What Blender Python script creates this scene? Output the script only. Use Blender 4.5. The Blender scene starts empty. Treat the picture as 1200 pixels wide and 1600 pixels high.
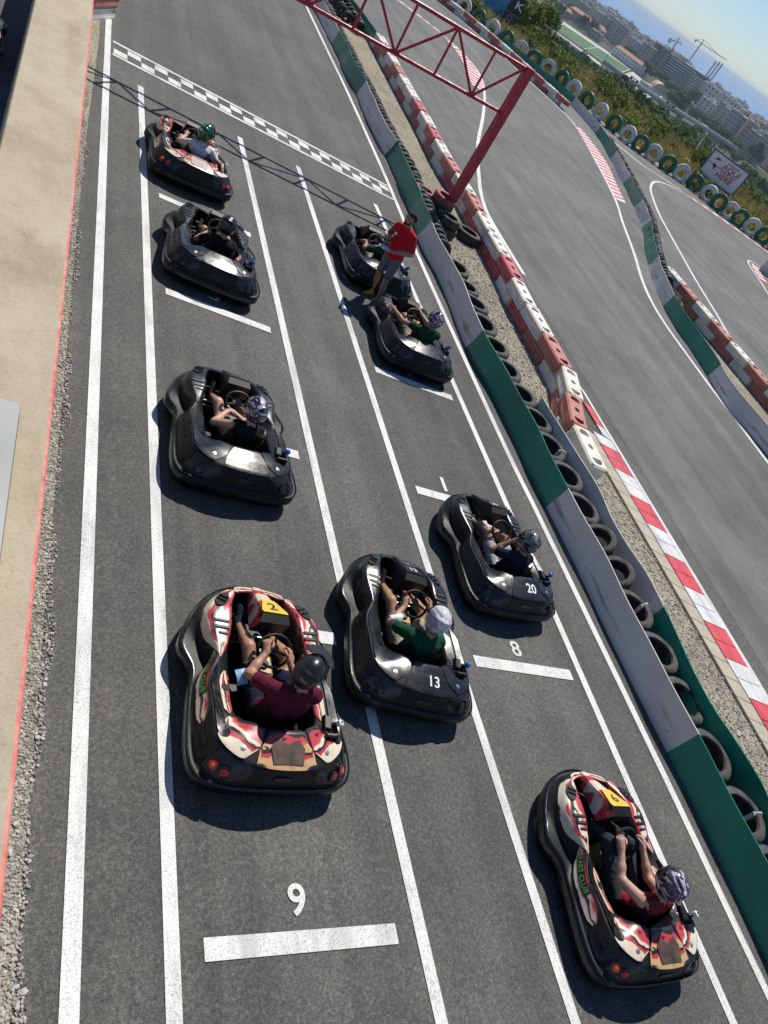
import bpy, math, random
import numpy as np
from mathutils import Vector, Matrix
from mathutils.bvhtree import BVHTree
R = math.radians
rnd = random.Random(7)
nrs = np.random.RandomState(5)
scene = bpy.context.scene
col = scene.collection

# ------------------------------------------------------------------ camera, sky, sun, exposure
cam_d = bpy.data.cameras.new('camera')
cam_d.sensor_fit = 'VERTICAL'; cam_d.sensor_height = 24.0; cam_d.lens = 1210 / 1600 * 24.0
cam_d.clip_start = 0.1; cam_d.clip_end = 60000
cam = bpy.data.objects.new('camera', cam_d); col.objects.link(cam)
ROT = ((0.85144942, -0.18125796, -0.4921173), (-0.21615875, 0.73366197, -0.64421697), (0.4778172, 0.65489363, 0.58549557))
cam.matrix_world = Matrix.Translation((0, 0, 5.5072)) @ Matrix(ROT).to_4x4()
scene.camera = cam

SUN = Vector((0.42, 0.61, 1.0)).normalized()
world = bpy.data.worlds.new('World'); scene.world = world; world.use_nodes = True
wn = world.node_tree.nodes; bg = wn['Background']
sky = wn.new('ShaderNodeTexSky'); sky.sky_type = 'NISHITA'; sky.sun_disc = False
sky.sun_elevation = math.asin(SUN.z); sky.sun_rotation = math.atan2(SUN.x, SUN.y)
sky.air_density = 1.0; sky.dust_density = 0.0; sky.ozone_density = 1.2; sky.altitude = 60
tint = wn.new('ShaderNodeMix'); tint.data_type = 'RGBA'; tint.blend_type = 'MULTIPLY'; tint.inputs[0].default_value = 1.0; 
tc_ = wn.new('ShaderNodeTexCoord'); sx_ = wn.new('ShaderNodeSeparateXYZ'); tr_ = wn.new('ShaderNodeValToRGB')   # bluer tint painted into the low sky to offset its yellow horizon
tr_.color_ramp.elements[0].position = 0.0; tr_.color_ramp.elements[0].color = (0.76, 0.93, 1.24, 1); tr_.color_ramp.elements[1].position = 0.30; tr_.color_ramp.elements[1].color = (0.84, 0.97, 1.16, 1)
world.node_tree.links.new(tc_.outputs['Generated'], sx_.inputs[0]); world.node_tree.links.new(sx_.outputs[2], tr_.inputs[0]); world.node_tree.links.new(tr_.outputs[0], tint.inputs[7])
world.node_tree.links.new(sky.outputs[0], tint.inputs[6]); world.node_tree.links.new(tint.outputs[2], bg.inputs[0]); bg.inputs[1].default_value = 0.073
sun_d = bpy.data.lights.new('sun', 'SUN'); sun_d.energy = 4.7; sun_d.angle = R(0.5); sun_d.color = (1.0, 0.95, 0.87)
sun = bpy.data.objects.new('sun', sun_d); col.objects.link(sun)
sun.rotation_euler = SUN.to_track_quat('Z', 'Y').to_euler()
sun.location = (30, 40, 60)
scene.view_settings.view_transform = 'Standard'; scene.view_settings.look = 'None'
scene.view_settings.exposure = 0.05; scene.view_settings.gamma = 1.0
scene.cycles.max_bounces = 5; scene.cycles.diffuse_bounces = 3; scene.cycles.glossy_bounces = 3

# ------------------------------------------------------------------ frames: the straight tilts 2.9 degrees towards the sea
TH = math.atan(0.0512 / 0.9987); TAN = math.tan(TH)
MT = Matrix(((math.cos(TH), 0, math.sin(TH), -0.2815), (0, 1, 0, 0), (-math.sin(TH), 0, math.cos(TH), 0.0144), (0, 0, 0, 1)))
FLAT = -0.615                                    # level of the circuit right of the straight
def W(x, y, z=0): return MT @ Vector((x, y, z))
ID = Matrix.Identity(4)

# ------------------------------------------------------------------ object helpers
def tag(o, label=None, cat=None, group=None, kind=None):
    if label: o['label'] = label
    if cat: o['category'] = cat
    if group: o['group'] = group
    if kind: o['kind'] = kind
    return o
def empty(name, mw):
    o = bpy.data.objects.new(name, None); o.empty_display_size = 0.3; col.objects.link(o); o.matrix_world = mw
    return o
def link(name, me, parent=None, mw=None):
    o = bpy.data.objects.new(name, me); col.objects.link(o)
    if parent: o.parent = parent
    if mw is not None: o.matrix_world = mw
    return o
def copy_tree(o, parent=None):
    c = o.copy(); col.objects.link(c)
    if parent: c.parent = parent
    for ch in o.children: copy_tree(ch, c)
    return c
class MB:
    """collects shapes into one mesh"""
    def __init__(s): s.v = []; s.f = []; s.m = []; s.uv = None
    def add(s, vs, fs, mi=0):
        b = len(s.v); s.v += [tuple(p) for p in vs]
        for f in fs: s.f.append(tuple(b + i for i in f)); s.m.append(mi)
    def box(s, c, d, mi=0, rot=None, bev=0.0):
        x, y, z = d[0] / 2, d[1] / 2, d[2] / 2
        if bev:
            vs = []; b = bev
            for sz in (-1, 1):
                for ins in ((b, 0), (0, b)):
                    zz = sz * (z - (b if ins[0] == 0 else 0))
                    ex = b if ins[0] else 0
                    vs += [(sx * (x - ex), sy * (y - ex), zz) for sx, sy in ((-1, -1), (1, -1), (1, 1), (-1, 1))]
            q = lambda a, c_: [(a + i, a + (i + 1) % 4, c_ + (i + 1) % 4, c_ + i) for i in range(4)]
            # rings: 0 bottom inset, 1 bottom outer, 2 top inset, 3 top outer
            fs = [(3, 2, 1, 0)] + q(0, 4) + q(4, 12) + q(12, 8) + [(8, 9, 10, 11)]
        else:
            vs = [(sx * x, sy * y, sz * z) for sz in (-1, 1) for sx, sy in ((-1, -1), (1, -1), (1, 1), (-1, 1))]
            fs = [(3, 2, 1, 0), (4, 5, 6, 7), (0, 1, 5, 4), (1, 2, 6, 5), (2, 3, 7, 6), (3, 0, 4, 7)]
        M = rot if rot else Matrix.Identity(3)
        s.add([M @ Vector(p) + Vector(c) for p in vs], fs, mi)
    def tube(s, pts, r, n=8, mi=0, cap=True):
        pts = [Vector(p) for p in pts]; rr = r if isinstance(r, (list, tuple)) else [r] * len(pts)
        vs = []; fs = []; up = None
        for i, p in enumerate(pts):
            t = (pts[min(i + 1, len(pts) - 1)] - pts[max(i - 1, 0)]).normalized()
            if up is None: up = Vector((0, 0, 1)) if abs(t.z) < 0.9 else Vector((0, 1, 0))
            a = t.cross(up).normalized(); b = a.cross(t).normalized(); up = b
            vs += [p + (a * math.cos(k * 2 * math.pi / n) + b * math.sin(k * 2 * math.pi / n)) * rr[i] for k in range(n)]
        for i in range(len(pts) - 1):
            fs += [(i * n + k, i * n + (k + 1) % n, (i + 1) * n + (k + 1) % n, (i + 1) * n + k) for k in range(n)]
        if cap: fs += [tuple(range(n - 1, -1, -1)), tuple(range((len(pts) - 1) * n, len(pts) * n))]
        s.add(vs, fs, mi)
    def ring(s, loop_r_z, n=24, M=None, mi=0, closed=True):
        """lathe of (r, z) points round z"""
        vs = []; fs = []; k = len(loop_r_z)
        for i in range(n):
            a = i * 2 * math.pi / n
            vs += [(r * math.cos(a), r * math.sin(a), z) for r, z in loop_r_z]
        for i in range(n):
            j = (i + 1) % n
            for q in range(k if closed else k - 1):
                p = (q + 1) % k
                fs.append((i * k + q, j * k + q, j * k + p, i * k + p))
        if M is not None: vs = [M @ Vector(p) for p in vs]
        s.add(vs, fs, mi)
    def grid(s, P, mi=0, wrap=False):
        P = np.asarray(P); a, b = P.shape[:2]
        fs = []
        for i in range(a if wrap else a - 1):
            for j in range(b - 1):
                i2 = (i + 1) % a
                fs.append((i * b + j, i2 * b + j, i2 * b + j + 1, i * b + j + 1))
        s.add(P.reshape(-1, 3), fs, mi)
    def mesh(s, name, mats, smooth=False, sharp=35):
        me = bpy.data.meshes.new(name); me.from_pydata([tuple(p) for p in s.v], [], s.f)
        for m in (mats if isinstance(mats, (list, tuple)) else [mats]): me.materials.append(m)
        me.polygons.foreach_set('material_index', s.m)
        if smooth:
            me.polygons.foreach_set('use_smooth', [True] * len(s.f)); me.set_sharp_from_angle(angle=R(sharp))
        if s.uv is not None:
            l = me.uv_layers.new(name='UVMap'); idx = np.empty(len(me.loops), dtype=np.int32); me.loops.foreach_get('vertex_index', idx)
            l.data.foreach_set('uv', np.asarray(s.uv, dtype=np.float32)[idx].ravel())
        me.update(); return me
    def build(s, name, mats, parent=None, mw=None, smooth=False, sharp=35):
        return link(name, s.mesh(name, mats, smooth, sharp), parent, mw)

# ------------------------------------------------------------------ materials
def base_mat(name, color, rough=0.6, metal=0.0, coat=0.0, spec=0.5):
    m = bpy.data.materials.new(name); m.use_nodes = True; b = m.node_tree.nodes['Principled BSDF']
    b.inputs['Base Color'].default_value = (*color, 1); b.inputs['Roughness'].default_value = rough
    b.inputs['Metallic'].default_value = metal; b.inputs['Coat Weight'].default_value = coat
    b.inputs['Specular IOR Level'].default_value = spec
    return m, m.node_tree, b
def nd(nt, t, **kw):
    n = nt.nodes.new(t)
    for k, v in kw.items():
        if k in n.inputs: n.inputs[k].default_value = v
        else: setattr(n, k, v)
    return n
def coord(nt, kind='pos', scale=None):
    if kind == 'pos': o = nd(nt, 'ShaderNodeNewGeometry').outputs['Position']
    elif kind == 'uv': o = nd(nt, 'ShaderNodeTexCoord').outputs['UV']
    else: o = nd(nt, 'ShaderNodeTexCoord').outputs['Object']
    if scale:
        mp = nd(nt, 'ShaderNodeMapping'); mp.inputs['Scale'].default_value = scale
        nt.links.new(o, mp.inputs['Vector']); o = mp.outputs[0]
    return o
def noise(nt, c, scale, detail=3, rough=0.6, dist=0.0):
    n = nd(nt, 'ShaderNodeTexNoise', Scale=scale, Detail=detail, Roughness=rough, Distortion=dist)
    nt.links.new(c, n.inputs['Vector']); return n.outputs['Fac']
def ramp(nt, fac, stops, interp='LINEAR'):
    r = nd(nt, 'ShaderNodeValToRGB'); cr = r.color_ramp; cr.interpolation = interp
    while len(cr.elements) < len(stops): cr.elements.new(0.5)
    for e, (p, c) in zip(cr.elements, stops):
        e.position = p; e.color = (*c, 1) if isinstance(c, (tuple, list)) else (c, c, c, 1)
    nt.links.new(fac, r.inputs[0]); return r.outputs[0]
def mix(nt, a, b, fac=0.5, mode='MIX'):
    n = nd(nt, 'ShaderNodeMix', data_type='RGBA', blend_type=mode)
    for s, v in ((n.inputs[6], a), (n.inputs[7], b), (n.inputs[0], fac)):
        if isinstance(v, bpy.types.NodeSocket): nt.links.new(v, s)
        elif isinstance(v, (tuple, list)): s.default_value = (*v, 1)
        else: s.default_value = v if s.type == 'VALUE' else (v, v, v, 1)
    return n.outputs[2]
def math_n(nt, op, a, b=0.0):
    n = nd(nt, 'ShaderNodeMath', operation=op)
    for s, v in zip(n.inputs, (a, b)):
        if isinstance(v, bpy.types.NodeSocket): nt.links.new(v, s)
        else: s.default_value = v
    return n.outputs[0]
def bump(nt, b, h, strength=0.3, dist=0.01):
    n = nd(nt, 'ShaderNodeBump', Strength=strength, Distance=dist); nt.links.new(h, n.inputs['Height']); nt.links.new(n.outputs[0], b.inputs['Normal'])
def varied(name, c1, c2, scale=6, rough=0.6, kind='obj', detail=4, coat=0, bmp=0.0, bscale=60, metal=0, lo=0.35, hi=0.65, sc3=None, spec=0.5, bdist=0.01, rv=0.0):
    m, nt, b = base_mat(name, c1, rough, metal, coat, spec); c = coord(nt, kind, sc3)
    f = noise(nt, c, scale, detail)
    nt.links.new(ramp(nt, f, [(lo, c1), (hi, c2)]), b.inputs['Base Color'])
    if rv: nt.links.new(ramp(nt, noise(nt, c, scale * 2.7), [(0.3, max(0.02, rough - rv)), (0.7, rough + rv)]), b.inputs['Roughness'])
    if bmp: bump(nt, b, noise(nt, c, bscale, 3), bmp, bdist)
    return m

def make_asphalt(name, dark, mid, light, tint):
    m, nt, b = base_mat(name, mid, 0.82, spec=0.35); c = coord(nt)
    sp = noise(nt, c, 115, 2, 0.7); sp2 = noise(nt, c, 34, 3, 0.7); big = noise(nt, c, 0.35, 5, 0.65); med = noise(nt, c, 2.3, 5, 0.7)
    a = ramp(nt, sp, [(0.34, dark), (0.52, mid), (0.70, light)])
    a2 = ramp(nt, sp2, [(0.3, dark), (0.5, mid), (0.72, light)])
    a = mix(nt, a, a2, 0.45)
    a = mix(nt, a, ramp(nt, big, [(0.3, (0.72, 0.72, 0.72)), (0.7, (1.22, 1.21, 1.18))]), 1.0, 'MULTIPLY')
    a = mix(nt, a, ramp(nt, med, [(0.3, (0.88, 0.88, 0.88)), (0.7, tint)]), 1.0, 'MULTIPLY')
    # rubbered racing streaks run along the lanes
    st = noise(nt, coord(nt, 'pos', (1.4, 0.05, 1)), 1.3, 4, 0.6)
    a = mix(nt, a, ramp(nt, st, [(0.38, (0.82, 0.82, 0.83)), (0.6, (1.06, 1.06, 1.05))]), 1.0, 'MULTIPLY')
    ru = noise(nt, coord(nt, 'pos', (2.6, 0.035, 1)), 1.0, 3, 0.55, 0.25)
    a = mix(nt, a, ramp(nt, ru, [(0.60, (1, 1, 1)), (0.74, (0.78, 0.78, 0.785))]), 0.7, 'MULTIPLY')
    oil = noise(nt, c, 1.15, 2, 0.5, 0.8); a = mix(nt, a, ramp(nt, oil, [(0.71, (1, 1, 1)), (0.80, (0.78, 0.78, 0.785))]), 1.0, 'MULTIPLY')
    cr = nd(nt, 'ShaderNodeTexVoronoi', feature='DISTANCE_TO_EDGE', Scale=0.33); wv = nd(nt, 'ShaderNodeVectorMath', operation='ADD'); nz = nd(nt, 'ShaderNodeTexNoise', Scale=1.7, Detail=5); nt.links.new(c, nz.inputs['Vector']); nt.links.new(c, wv.inputs[0]); nt.links.new(nz.outputs['Color'], wv.inputs[1]); nt.links.new(wv.outputs[0], cr.inputs['Vector'])
    a = mix(nt, a, ramp(nt, cr.outputs['Distance'], [(0.0, (0.72, 0.72, 0.72)), (0.006, (1, 1, 1))]), ramp(nt, big, [(0.5, 0.0), (0.62, 1.0)]), 'MULTIPLY')
    nt.links.new(a, b.inputs['Base Color'])
    bump(nt, b, sp2, 0.5, 0.006)
    return m
M = {}
M['asphalt'] = make_asphalt('asphalt', (0.033, 0.033, 0.032), (0.094, 0.092, 0.087), (0.255, 0.248, 0.23), (1.1, 1.09, 1.06))
M['asphalt_worn'] = make_asphalt('worn_asphalt', (0.085, 0.085, 0.083), (0.142, 0.142, 0.138), (0.215, 0.213, 0.205), (1.06, 1.06, 1.04))
def make_paint(name, c, wear=0.62):
    m, nt, b = base_mat(name, c, 0.65, spec=0.3); p = coord(nt)
    f = noise(nt, p, 70, 3, 0.75); g = noise(nt, p, 3, 4)
    k = ramp(nt, math_n(nt, 'ADD', f, math_n(nt, 'MULTIPLY', g, 0.25)), [(wear - 0.15, tuple(x * 0.42 for x in c)), (wear - 0.05, tuple(x * 0.86 for x in c)), (wear + 0.08, c)])
    k = mix(nt, k, ramp(nt, noise(nt, coord(nt, 'pos', (3.2, 0.5, 1)), 1.5, 5, 0.7), [(0.36, (0.66, 0.66, 0.67)), (0.52, (1, 1, 1))]), 0.75, 'MULTIPLY')
    nt.links.new(k, b.inputs['Base Color']); bump(nt, b, f, 0.4, 0.004); return m
M['road_white'] = make_paint('road_white_paint', (0.74, 0.74, 0.72))
M['road_red'] = make_paint('road_red_paint', (0.70, 0.085, 0.11))
M['concrete'] = varied('concrete', (0.38, 0.335, 0.25), (0.47, 0.41, 0.32), 2.2, 0.85, 'pos', 8, bmp=0.35, bscale=45)
def make_wall_concrete():
    m, nt, b = base_mat('weathered_concrete', (0.5, 0.44, 0.34), 0.85, spec=0.25); p = coord(nt)
    a = ramp(nt, noise(nt, p, 1.1, 7, 0.65), [(0.3, (0.37, 0.305, 0.215)), (0.5, (0.45, 0.378, 0.272)), (0.7, (0.51, 0.437, 0.335))])
    a = mix(nt, a, ramp(nt, noise(nt, p, 55, 3, 0.8), [(0.32, (0.83, 0.82, 0.80)), (0.5, (1, 1, 1)), (0.75, (1.05, 1.05, 1.04))]), 1.0, 'MULTIPLY')
    a = mix(nt, a, ramp(nt, noise(nt, p, 7, 6, 0.75, 0.6), [(0.28, (0.66, 0.64, 0.6)), (0.4, (1, 1, 1))]), 0.7, 'MULTIPLY')
    cr = nd(nt, 'ShaderNodeTexVoronoi', feature='DISTANCE_TO_EDGE', Scale=1.1); wv = nd(nt, 'ShaderNodeVectorMath', operation='ADD'); nz = nd(nt, 'ShaderNodeTexNoise', Scale=3.0, Detail=6); nt.links.new(p, nz.inputs['Vector']); nt.links.new(p, wv.inputs[0]); nt.links.new(nz.outputs['Color'], wv.inputs[1]); nt.links.new(wv.outputs[0], cr.inputs['Vector'])
    a = mix(nt, a, ramp(nt, cr.outputs['Distance'], [(0.0, (0.55, 0.53, 0.5)), (0.008, (1, 1, 1))]), ramp(nt, noise(nt, p, 0.9, 3), [(0.52, 0.0), (0.6, 0.9)]), 'MULTIPLY')
    a = mix(nt, a, ramp(nt, noise(nt, coord(nt, 'pos', (1, 0.25, 1)), 1.6, 6, 0.7), [(0.36, (0.82, 0.80, 0.76)), (0.5, (1, 1, 1))]), 0.8, 'MULTIPLY')
    nt.links.new(a, b.inputs['Base Color']); bump(nt, b, noise(nt, p, 40, 5, 0.7), 0.35, 0.01); return m
M['wall_concrete'] = make_wall_concrete()
M['wall_red'] = varied('chipped_red_paint', (0.62, 0.10, 0.09), (0.60, 0.30, 0.22), 9, 0.7, 'pos')
def make_gravel():
    m, nt, b = base_mat('gravel', (0.3, 0.28, 0.22), 0.9, spec=0.2); p = coord(nt)
    v = nd(nt, 'ShaderNodeTexVoronoi', Scale=38.0); nt.links.new(p, v.inputs['Vector'])
    a = ramp(nt, v.outputs['Color'], [(0.1, (0.26, 0.235, 0.185)), (0.5, (0.43, 0.39, 0.31)), (0.9, (0.62, 0.57, 0.48))])
    a = mix(nt, a, ramp(nt, v.outputs['Distance'], [(0.15, (1.1, 1.1, 1.1)), (0.6, (0.62, 0.61, 0.59))]), 1.0, 'MULTIPLY')
    a = mix(nt, a, ramp(nt, noise(nt, p, 0.8, 5), [(0.3, (0.75, 0.74, 0.7)), (0.7, (1.15, 1.13, 1.05))]), 1.0, 'MULTIPLY')
    nt.links.new(a, b.inputs['Base Color'])
    h = math_n(nt, 'SUBTRACT', noise(nt, p, 9, 4), v.outputs['Distance']); bump(nt, b, h, 0.8, 0.02); return m
M['gravel'] = make_gravel()
def make_stone():
    m, nt, b = base_mat('stone', (0.35, 0.33, 0.28), 0.85, spec=0.25)
    v = nd(nt, 'ShaderNodeTexVoronoi', Scale=22.0); nt.links.new(coord(nt), v.inputs['Vector'])
    nt.links.new(ramp(nt, v.outputs['Color'], [(0.0, (0.17, 0.165, 0.155)), (0.4, (0.34, 0.325, 0.30)), (1, (0.58, 0.555, 0.51))]), b.inputs['Base Color']); return m
M['stone'] = make_stone()
M['rubber'] = varied('tyre_rubber', (0.014, 0.014, 0.015), (0.05, 0.048, 0.045), 7, 0.7, rv=0.1)
M['rubber_dusty'] = varied('dusty_tyre_rubber', (0.014, 0.014, 0.0135), (0.08, 0.076, 0.069), 6, 0.8)
M['tyre_white'] = varied('white_painted_tyre', (0.42, 0.42, 0.43), (0.66, 0.66, 0.65), 5, 0.6, lo=0.3, hi=0.5)
M['tyre_green'] = varied('green_painted_tyre', (0.012, 0.10, 0.055), (0.02, 0.16, 0.08), 5, 0.5)
M['tyre_red'] = varied('red_painted_tyre', (0.24, 0.045, 0.035), (0.38, 0.11, 0.09), 6, 0.7)
M['belt_green'] = varied('green_conveyor_belt', (0.004, 0.17, 0.105), (0.008, 0.25, 0.155), 0.9, 0.36, 'pos', 5, bmp=0.12, bscale=2.2, bdist=0.05, rv=0.08)
def make_belt_grey():
    m, nt, b = base_mat('grey_conveyor_belt', (0.3, 0.29, 0.32), 0.45); p = coord(nt)
    a = ramp(nt, noise(nt, p, 1.4, 5), [(0.3, (0.63, 0.57, 0.52)), (0.7, (0.70, 0.64, 0.59))])
    s = noise(nt, coord(nt, 'pos', (5, 0.55, 6)), 1.6, 6, 0.72)
    z = nd(nt, 'ShaderNodeSeparateXYZ'); nt.links.new(coord(nt, 'uv'), z.inputs[0])
    low = ramp(nt, z.outputs[1], [(0.12, 0.0), (0.32, 1.0), (0.48, 0.7), (0.68, 0.0)])       # tyre scuffs sit at bumper height
    k = ramp(nt, math_n(nt, 'ADD', s, math_n(nt, 'MULTIPLY', low, 0.2)), [(0.66, 0.0), (0.84, 0.8)])
    a = mix(nt, a, (0.07, 0.068, 0.08), k)
    nt.links.new(a, b.inputs['Base Color']); bump(nt, b, noise(nt, p, 2.5, 3), 0.1, 0.05); return m
M['belt_grey'] = make_belt_grey()
M['block_white'] = varied('white_plastic', (0.58, 0.55, 0.46), (0.74, 0.72, 0.64), 3, 0.55, 'pos', 6)
M['block_brick'] = varied('faded_red_plastic', (0.38, 0.115, 0.075), (0.47, 0.18, 0.13), 3, 0.5, 'pos', 6)
M['block_crimson'] = varied('crimson_plastic', (0.42, 0.05, 0.07), (0.53, 0.11, 0.12), 3, 0.45, 'pos', 6)
M['truss_red'] = varied('red_gantry_paint', (0.40, 0.020, 0.04), (0.50, 0.032, 0.055), 3, 0.5, 'pos', 5, rv=0.1)
M['truss_post'] = M['truss_red']
def make_bumper():
    m, nt, b = base_mat('black_bumper_plastic', (0.006, 0.006, 0.007), 0.3, spec=0.32); c = coord(nt, 'obj')
    sc = noise(nt, coord(nt, 'obj', (3, 3, 26)), 3.0, 5, 0.75); a = ramp(nt, sc, [(0.56, (0.0045, 0.0045, 0.005)), (0.63, (0.022, 0.021, 0.02)), (0.70, (0.05, 0.047, 0.043))])
    nt.links.new(a, b.inputs['Base Color']); nt.links.new(ramp(nt, sc, [(0.45, 0.2), (0.65, 0.55)]), b.inputs['Roughness']); bump(nt, b, noise(nt, c, 5, 2), 0.03, 0.03); return m
M['kart_black'] = make_bumper()
M['kart_matte'] = varied('matte_black_plastic', (0.006, 0.006, 0.006), (0.015, 0.015, 0.014), 12, 0.5, spec=0.3)
M['kart_grey'] = varied('dark_gloss_bodywork', (0.006, 0.0065, 0.008), (0.013, 0.014, 0.016), 7, 0.27, spec=0.6, rv=0.05, bmp=0.06, bscale=5, bdist=0.03)
def make_livery(name, warm):
    m, nt, b = base_mat(name, (0.7, 0.6, 0.45), 0.3, coat=0.25)
    s = nd(nt, 'ShaderNodeSeparateXYZ'); uv = coord(nt, 'uv'); nt.links.new(uv, s.inputs[0])
    mp = nd(nt, 'ShaderNodeMapping'); mp.inputs['Scale'].default_value = (1.6, 2.4, 1); nt.links.new(uv, mp.inputs[0])
    w = noise(nt, mp.outputs[0], 2.2, 2, 0.5, 0.4)
    t = math_n(nt, 'ADD', s.outputs[0], math_n(nt, 'MULTIPLY', math_n(nt, 'SUBTRACT', w, 0.5), 0.55))
    cream = (0.70, 0.62, 0.46); red = (0.50, 0.045, 0.055); blk = (0.02, 0.018, 0.018); pink = (0.62, 0.25, 0.2)
    if warm: cream = (0.58, 0.36, 0.17); pink = (0.50, 0.17, 0.08)
    a = ramp(nt, t, [(0.0, blk), (0.05, blk), (0.07, cream), (0.26, cream), (0.29, red), (0.39, red), (0.40, blk), (0.49, blk), (0.50, cream), (0.58, cream), (0.61, pink), (0.65, red), (0.76, red), (0.78, blk)])
    sc = noise(nt, coord(nt, 'obj'), 14, 5, 0.7)
    a = mix(nt, a, ramp(nt, sc, [(0.3, (0.55, 0.52, 0.5)), (0.45, (1, 1, 1))]), 0.8, 'MULTIPLY')
    nt.links.new(a, b.inputs['Base Color']); return m
M['livery'] = make_livery('cream_and_red_livery', False)
M['livery_warm'] = make_livery('gold_and_red_livery', True)
M['steel'] = varied('brushed_steel', (0.45, 0.45, 0.46), (0.6, 0.6, 0.6), 20, 0.35, metal=0.9)
M['black_metal'] = base_mat('black_metal', (0.012, 0.012, 0.013), 0.35, 0.3)[0]
M['yellow'] = varied('yellow_plate', (0.62, 0.42, 0.03), (0.72, 0.5, 0.05), 8, 0.4)
M['ink_black'] = base_mat('black_ink', (0.012, 0.012, 0.012), 0.5)[0]
M['ink_white'] = base_mat('white_ink', (0.75, 0.75, 0.74), 0.5)[0]
M['ink_green'] = base_mat('green_ink', (0.10, 0.42, 0.06), 0.5)[0]
M['ink_red'] = base_mat('red_ink', (0.55, 0.03, 0.06), 0.5)[0]
M['ink_grey'] = base_mat('grey_ink', (0.14, 0.14, 0.15), 0.4)[0]
M['lens_red'] = base_mat('red_lens', (0.34, 0.012, 0.012), 0.12, coat=0.5)[0]
M['lens_orange'] = base_mat('orange_lens', (0.62, 0.19, 0.02), 0.12, coat=0.5)[0]
M['lens_smoke'] = base_mat('smoked_lens', (0.012, 0.011, 0.011), 0.1, coat=0.5)[0]
M['tank_tan'] = varied('tan_fuel_tank', (0.34, 0.21, 0.06), (0.46, 0.30, 0.10), 7, 0.45)
M['cap_blue'] = base_mat('blue_cap', (0.01, 0.16, 0.55), 0.3)[0]
M['visor'] = base_mat('dark_visor', (0.010, 0.010, 0.013), 0.06, coat=0.6)[0]
def skin_mat(name, c): return varied(name, tuple(x * 0.86 for x in c), c, 9, 0.5)
M['skin'] = skin_mat('tanned_skin', (0.43, 0.225, 0.135)); M['skin_light'] = skin_mat('light_skin', (0.56, 0.33, 0.23))
def cloth(name, c, k=1.3): return varied(name, tuple(x * 0.8 for x in c), tuple(min(1, x * k) for x in c), 16, 0.9, bmp=0.75, bscale=9, bdist=0.045, spec=0.2)
for n_, c_ in dict(maroon=(0.105, 0.010, 0.028), forest=(0.008, 0.062, 0.027), navy=(0.012, 0.013, 0.034), black=(0.010, 0.010, 0.011), rust=(0.22, 0.018, 0.022),
                   lightgrey=(0.66, 0.62, 0.62), denim=(0.035, 0.045, 0.075), charcoal=(0.030, 0.032, 0.038), khaki=(0.30, 0.26, 0.19), palegrey=(0.36, 0.36, 0.40),
                   red=(0.52, 0.012, 0.022), greyshort=(0.15, 0.145, 0.165), whitecloth=(0.62, 0.62, 0.62), limeshoe=(0.33, 0.36, 0.04), paper=(0.72, 0.72, 0.74), hair=(0.035, 0.030, 0.027), mask=(0.30, 0.50, 0.68)).items():
    M[n_] = cloth(n_ + '_cloth', c_)
def helmet_mat(name, cols, scale=7, rough=0.14):
    m, nt, b = base_mat(name, cols[0], rough, coat=0.5)
    mp = coord(nt, 'obj', (1.0, 0.45, 1.3)); f = noise(nt, mp, scale, 2, 0.5, 1.6)
    st = []; n = len(cols)
    for i, c in enumerate(cols): st += [(0.34 + 0.34 * i / n, c), (0.34 + 0.34 * (i + 0.93) / n, c)]
    nt.links.new(ramp(nt, f, st), b.inputs['Base Color']); return m
M['helm_black'] = varied('black_helmet', (0.010, 0.010, 0.011), (0.018, 0.018, 0.02), 5, 0.28)
M['helm_white'] = helmet_mat('white_helmet', [(0.62, 0.61, 0.62), (0.68, 0.67, 0.68), (0.62, 0.61, 0.62), (0.30, 0.28, 0.32)], 6)
M['helm_stripe'] = helmet_mat('purple_silver_helmet', [(0.03, 0.02, 0.04), (0.50, 0.48, 0.52), (0.10, 0.05, 0.12), (0.015, 0.015, 0.02), (0.45, 0.43, 0.47)], 6.5)
M['helm_silver'] = helmet_mat('black_silver_helmet', [(0.02, 0.02, 0.022), (0.10, 0.105, 0.11), (0.26, 0.27, 0.27), (0.03, 0.03, 0.034)], 8)
M['helm_green'] = helmet_mat('green_helmet', [(0.006, 0.09, 0.035), (0.012, 0.20, 0.07), (0.006, 0.10, 0.04), (0.02, 0.03, 0.02)], 7)
M['helm_bw'] = helmet_mat('black_white_helmet', [(0.012, 0.012, 0.016), (0.02, 0.02, 0.026), (0.42, 0.40, 0.45), (0.012, 0.012, 0.018)], 6)
def leaf_mat(name, c1, c2, tr=0.4):
    m, nt, b = base_mat(name, c1, 0.6, spec=0.25)
    oi = nd(nt, 'ShaderNodeObjectInfo')
    a = ramp(nt, noise(nt, coord(nt, 'obj'), 0.9, 4, 0.7), [(0.3, c1), (0.7, c2)])
    a = mix(nt, a, ramp(nt, oi.outputs['Random'], [(0.0, (0.75, 0.8, 0.75)), (1.0, (1.25, 1.15, 1.0))]), 1.0, 'MULTIPLY')
    nt.links.new(a, b.inputs['Base Color'])
    tr_ = nd(nt, 'ShaderNodeBsdfTranslucent'); ms = nd(nt, 'ShaderNodeMixShader'); ms.inputs[0].default_value = tr
    nt.links.new(mix(nt, a, (1.3, 1.35, 0.8), 1.0, 'MULTIPLY'), tr_.inputs[0]); nt.links.new(b.outputs[0], ms.inputs[1]); nt.links.new(tr_.outputs[0], ms.inputs[2]); nt.links.new(ms.outputs[0], nt.nodes['Material Output'].inputs[0]); return m
M['leaf'] = leaf_mat('olive_leaves', (0.055, 0.095, 0.022), (0.15, 0.20, 0.05)); M['leaf_dark'] = leaf_mat('dark_leaves', (0.030, 0.060, 0.020), (0.09, 0.135, 0.042))
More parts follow.
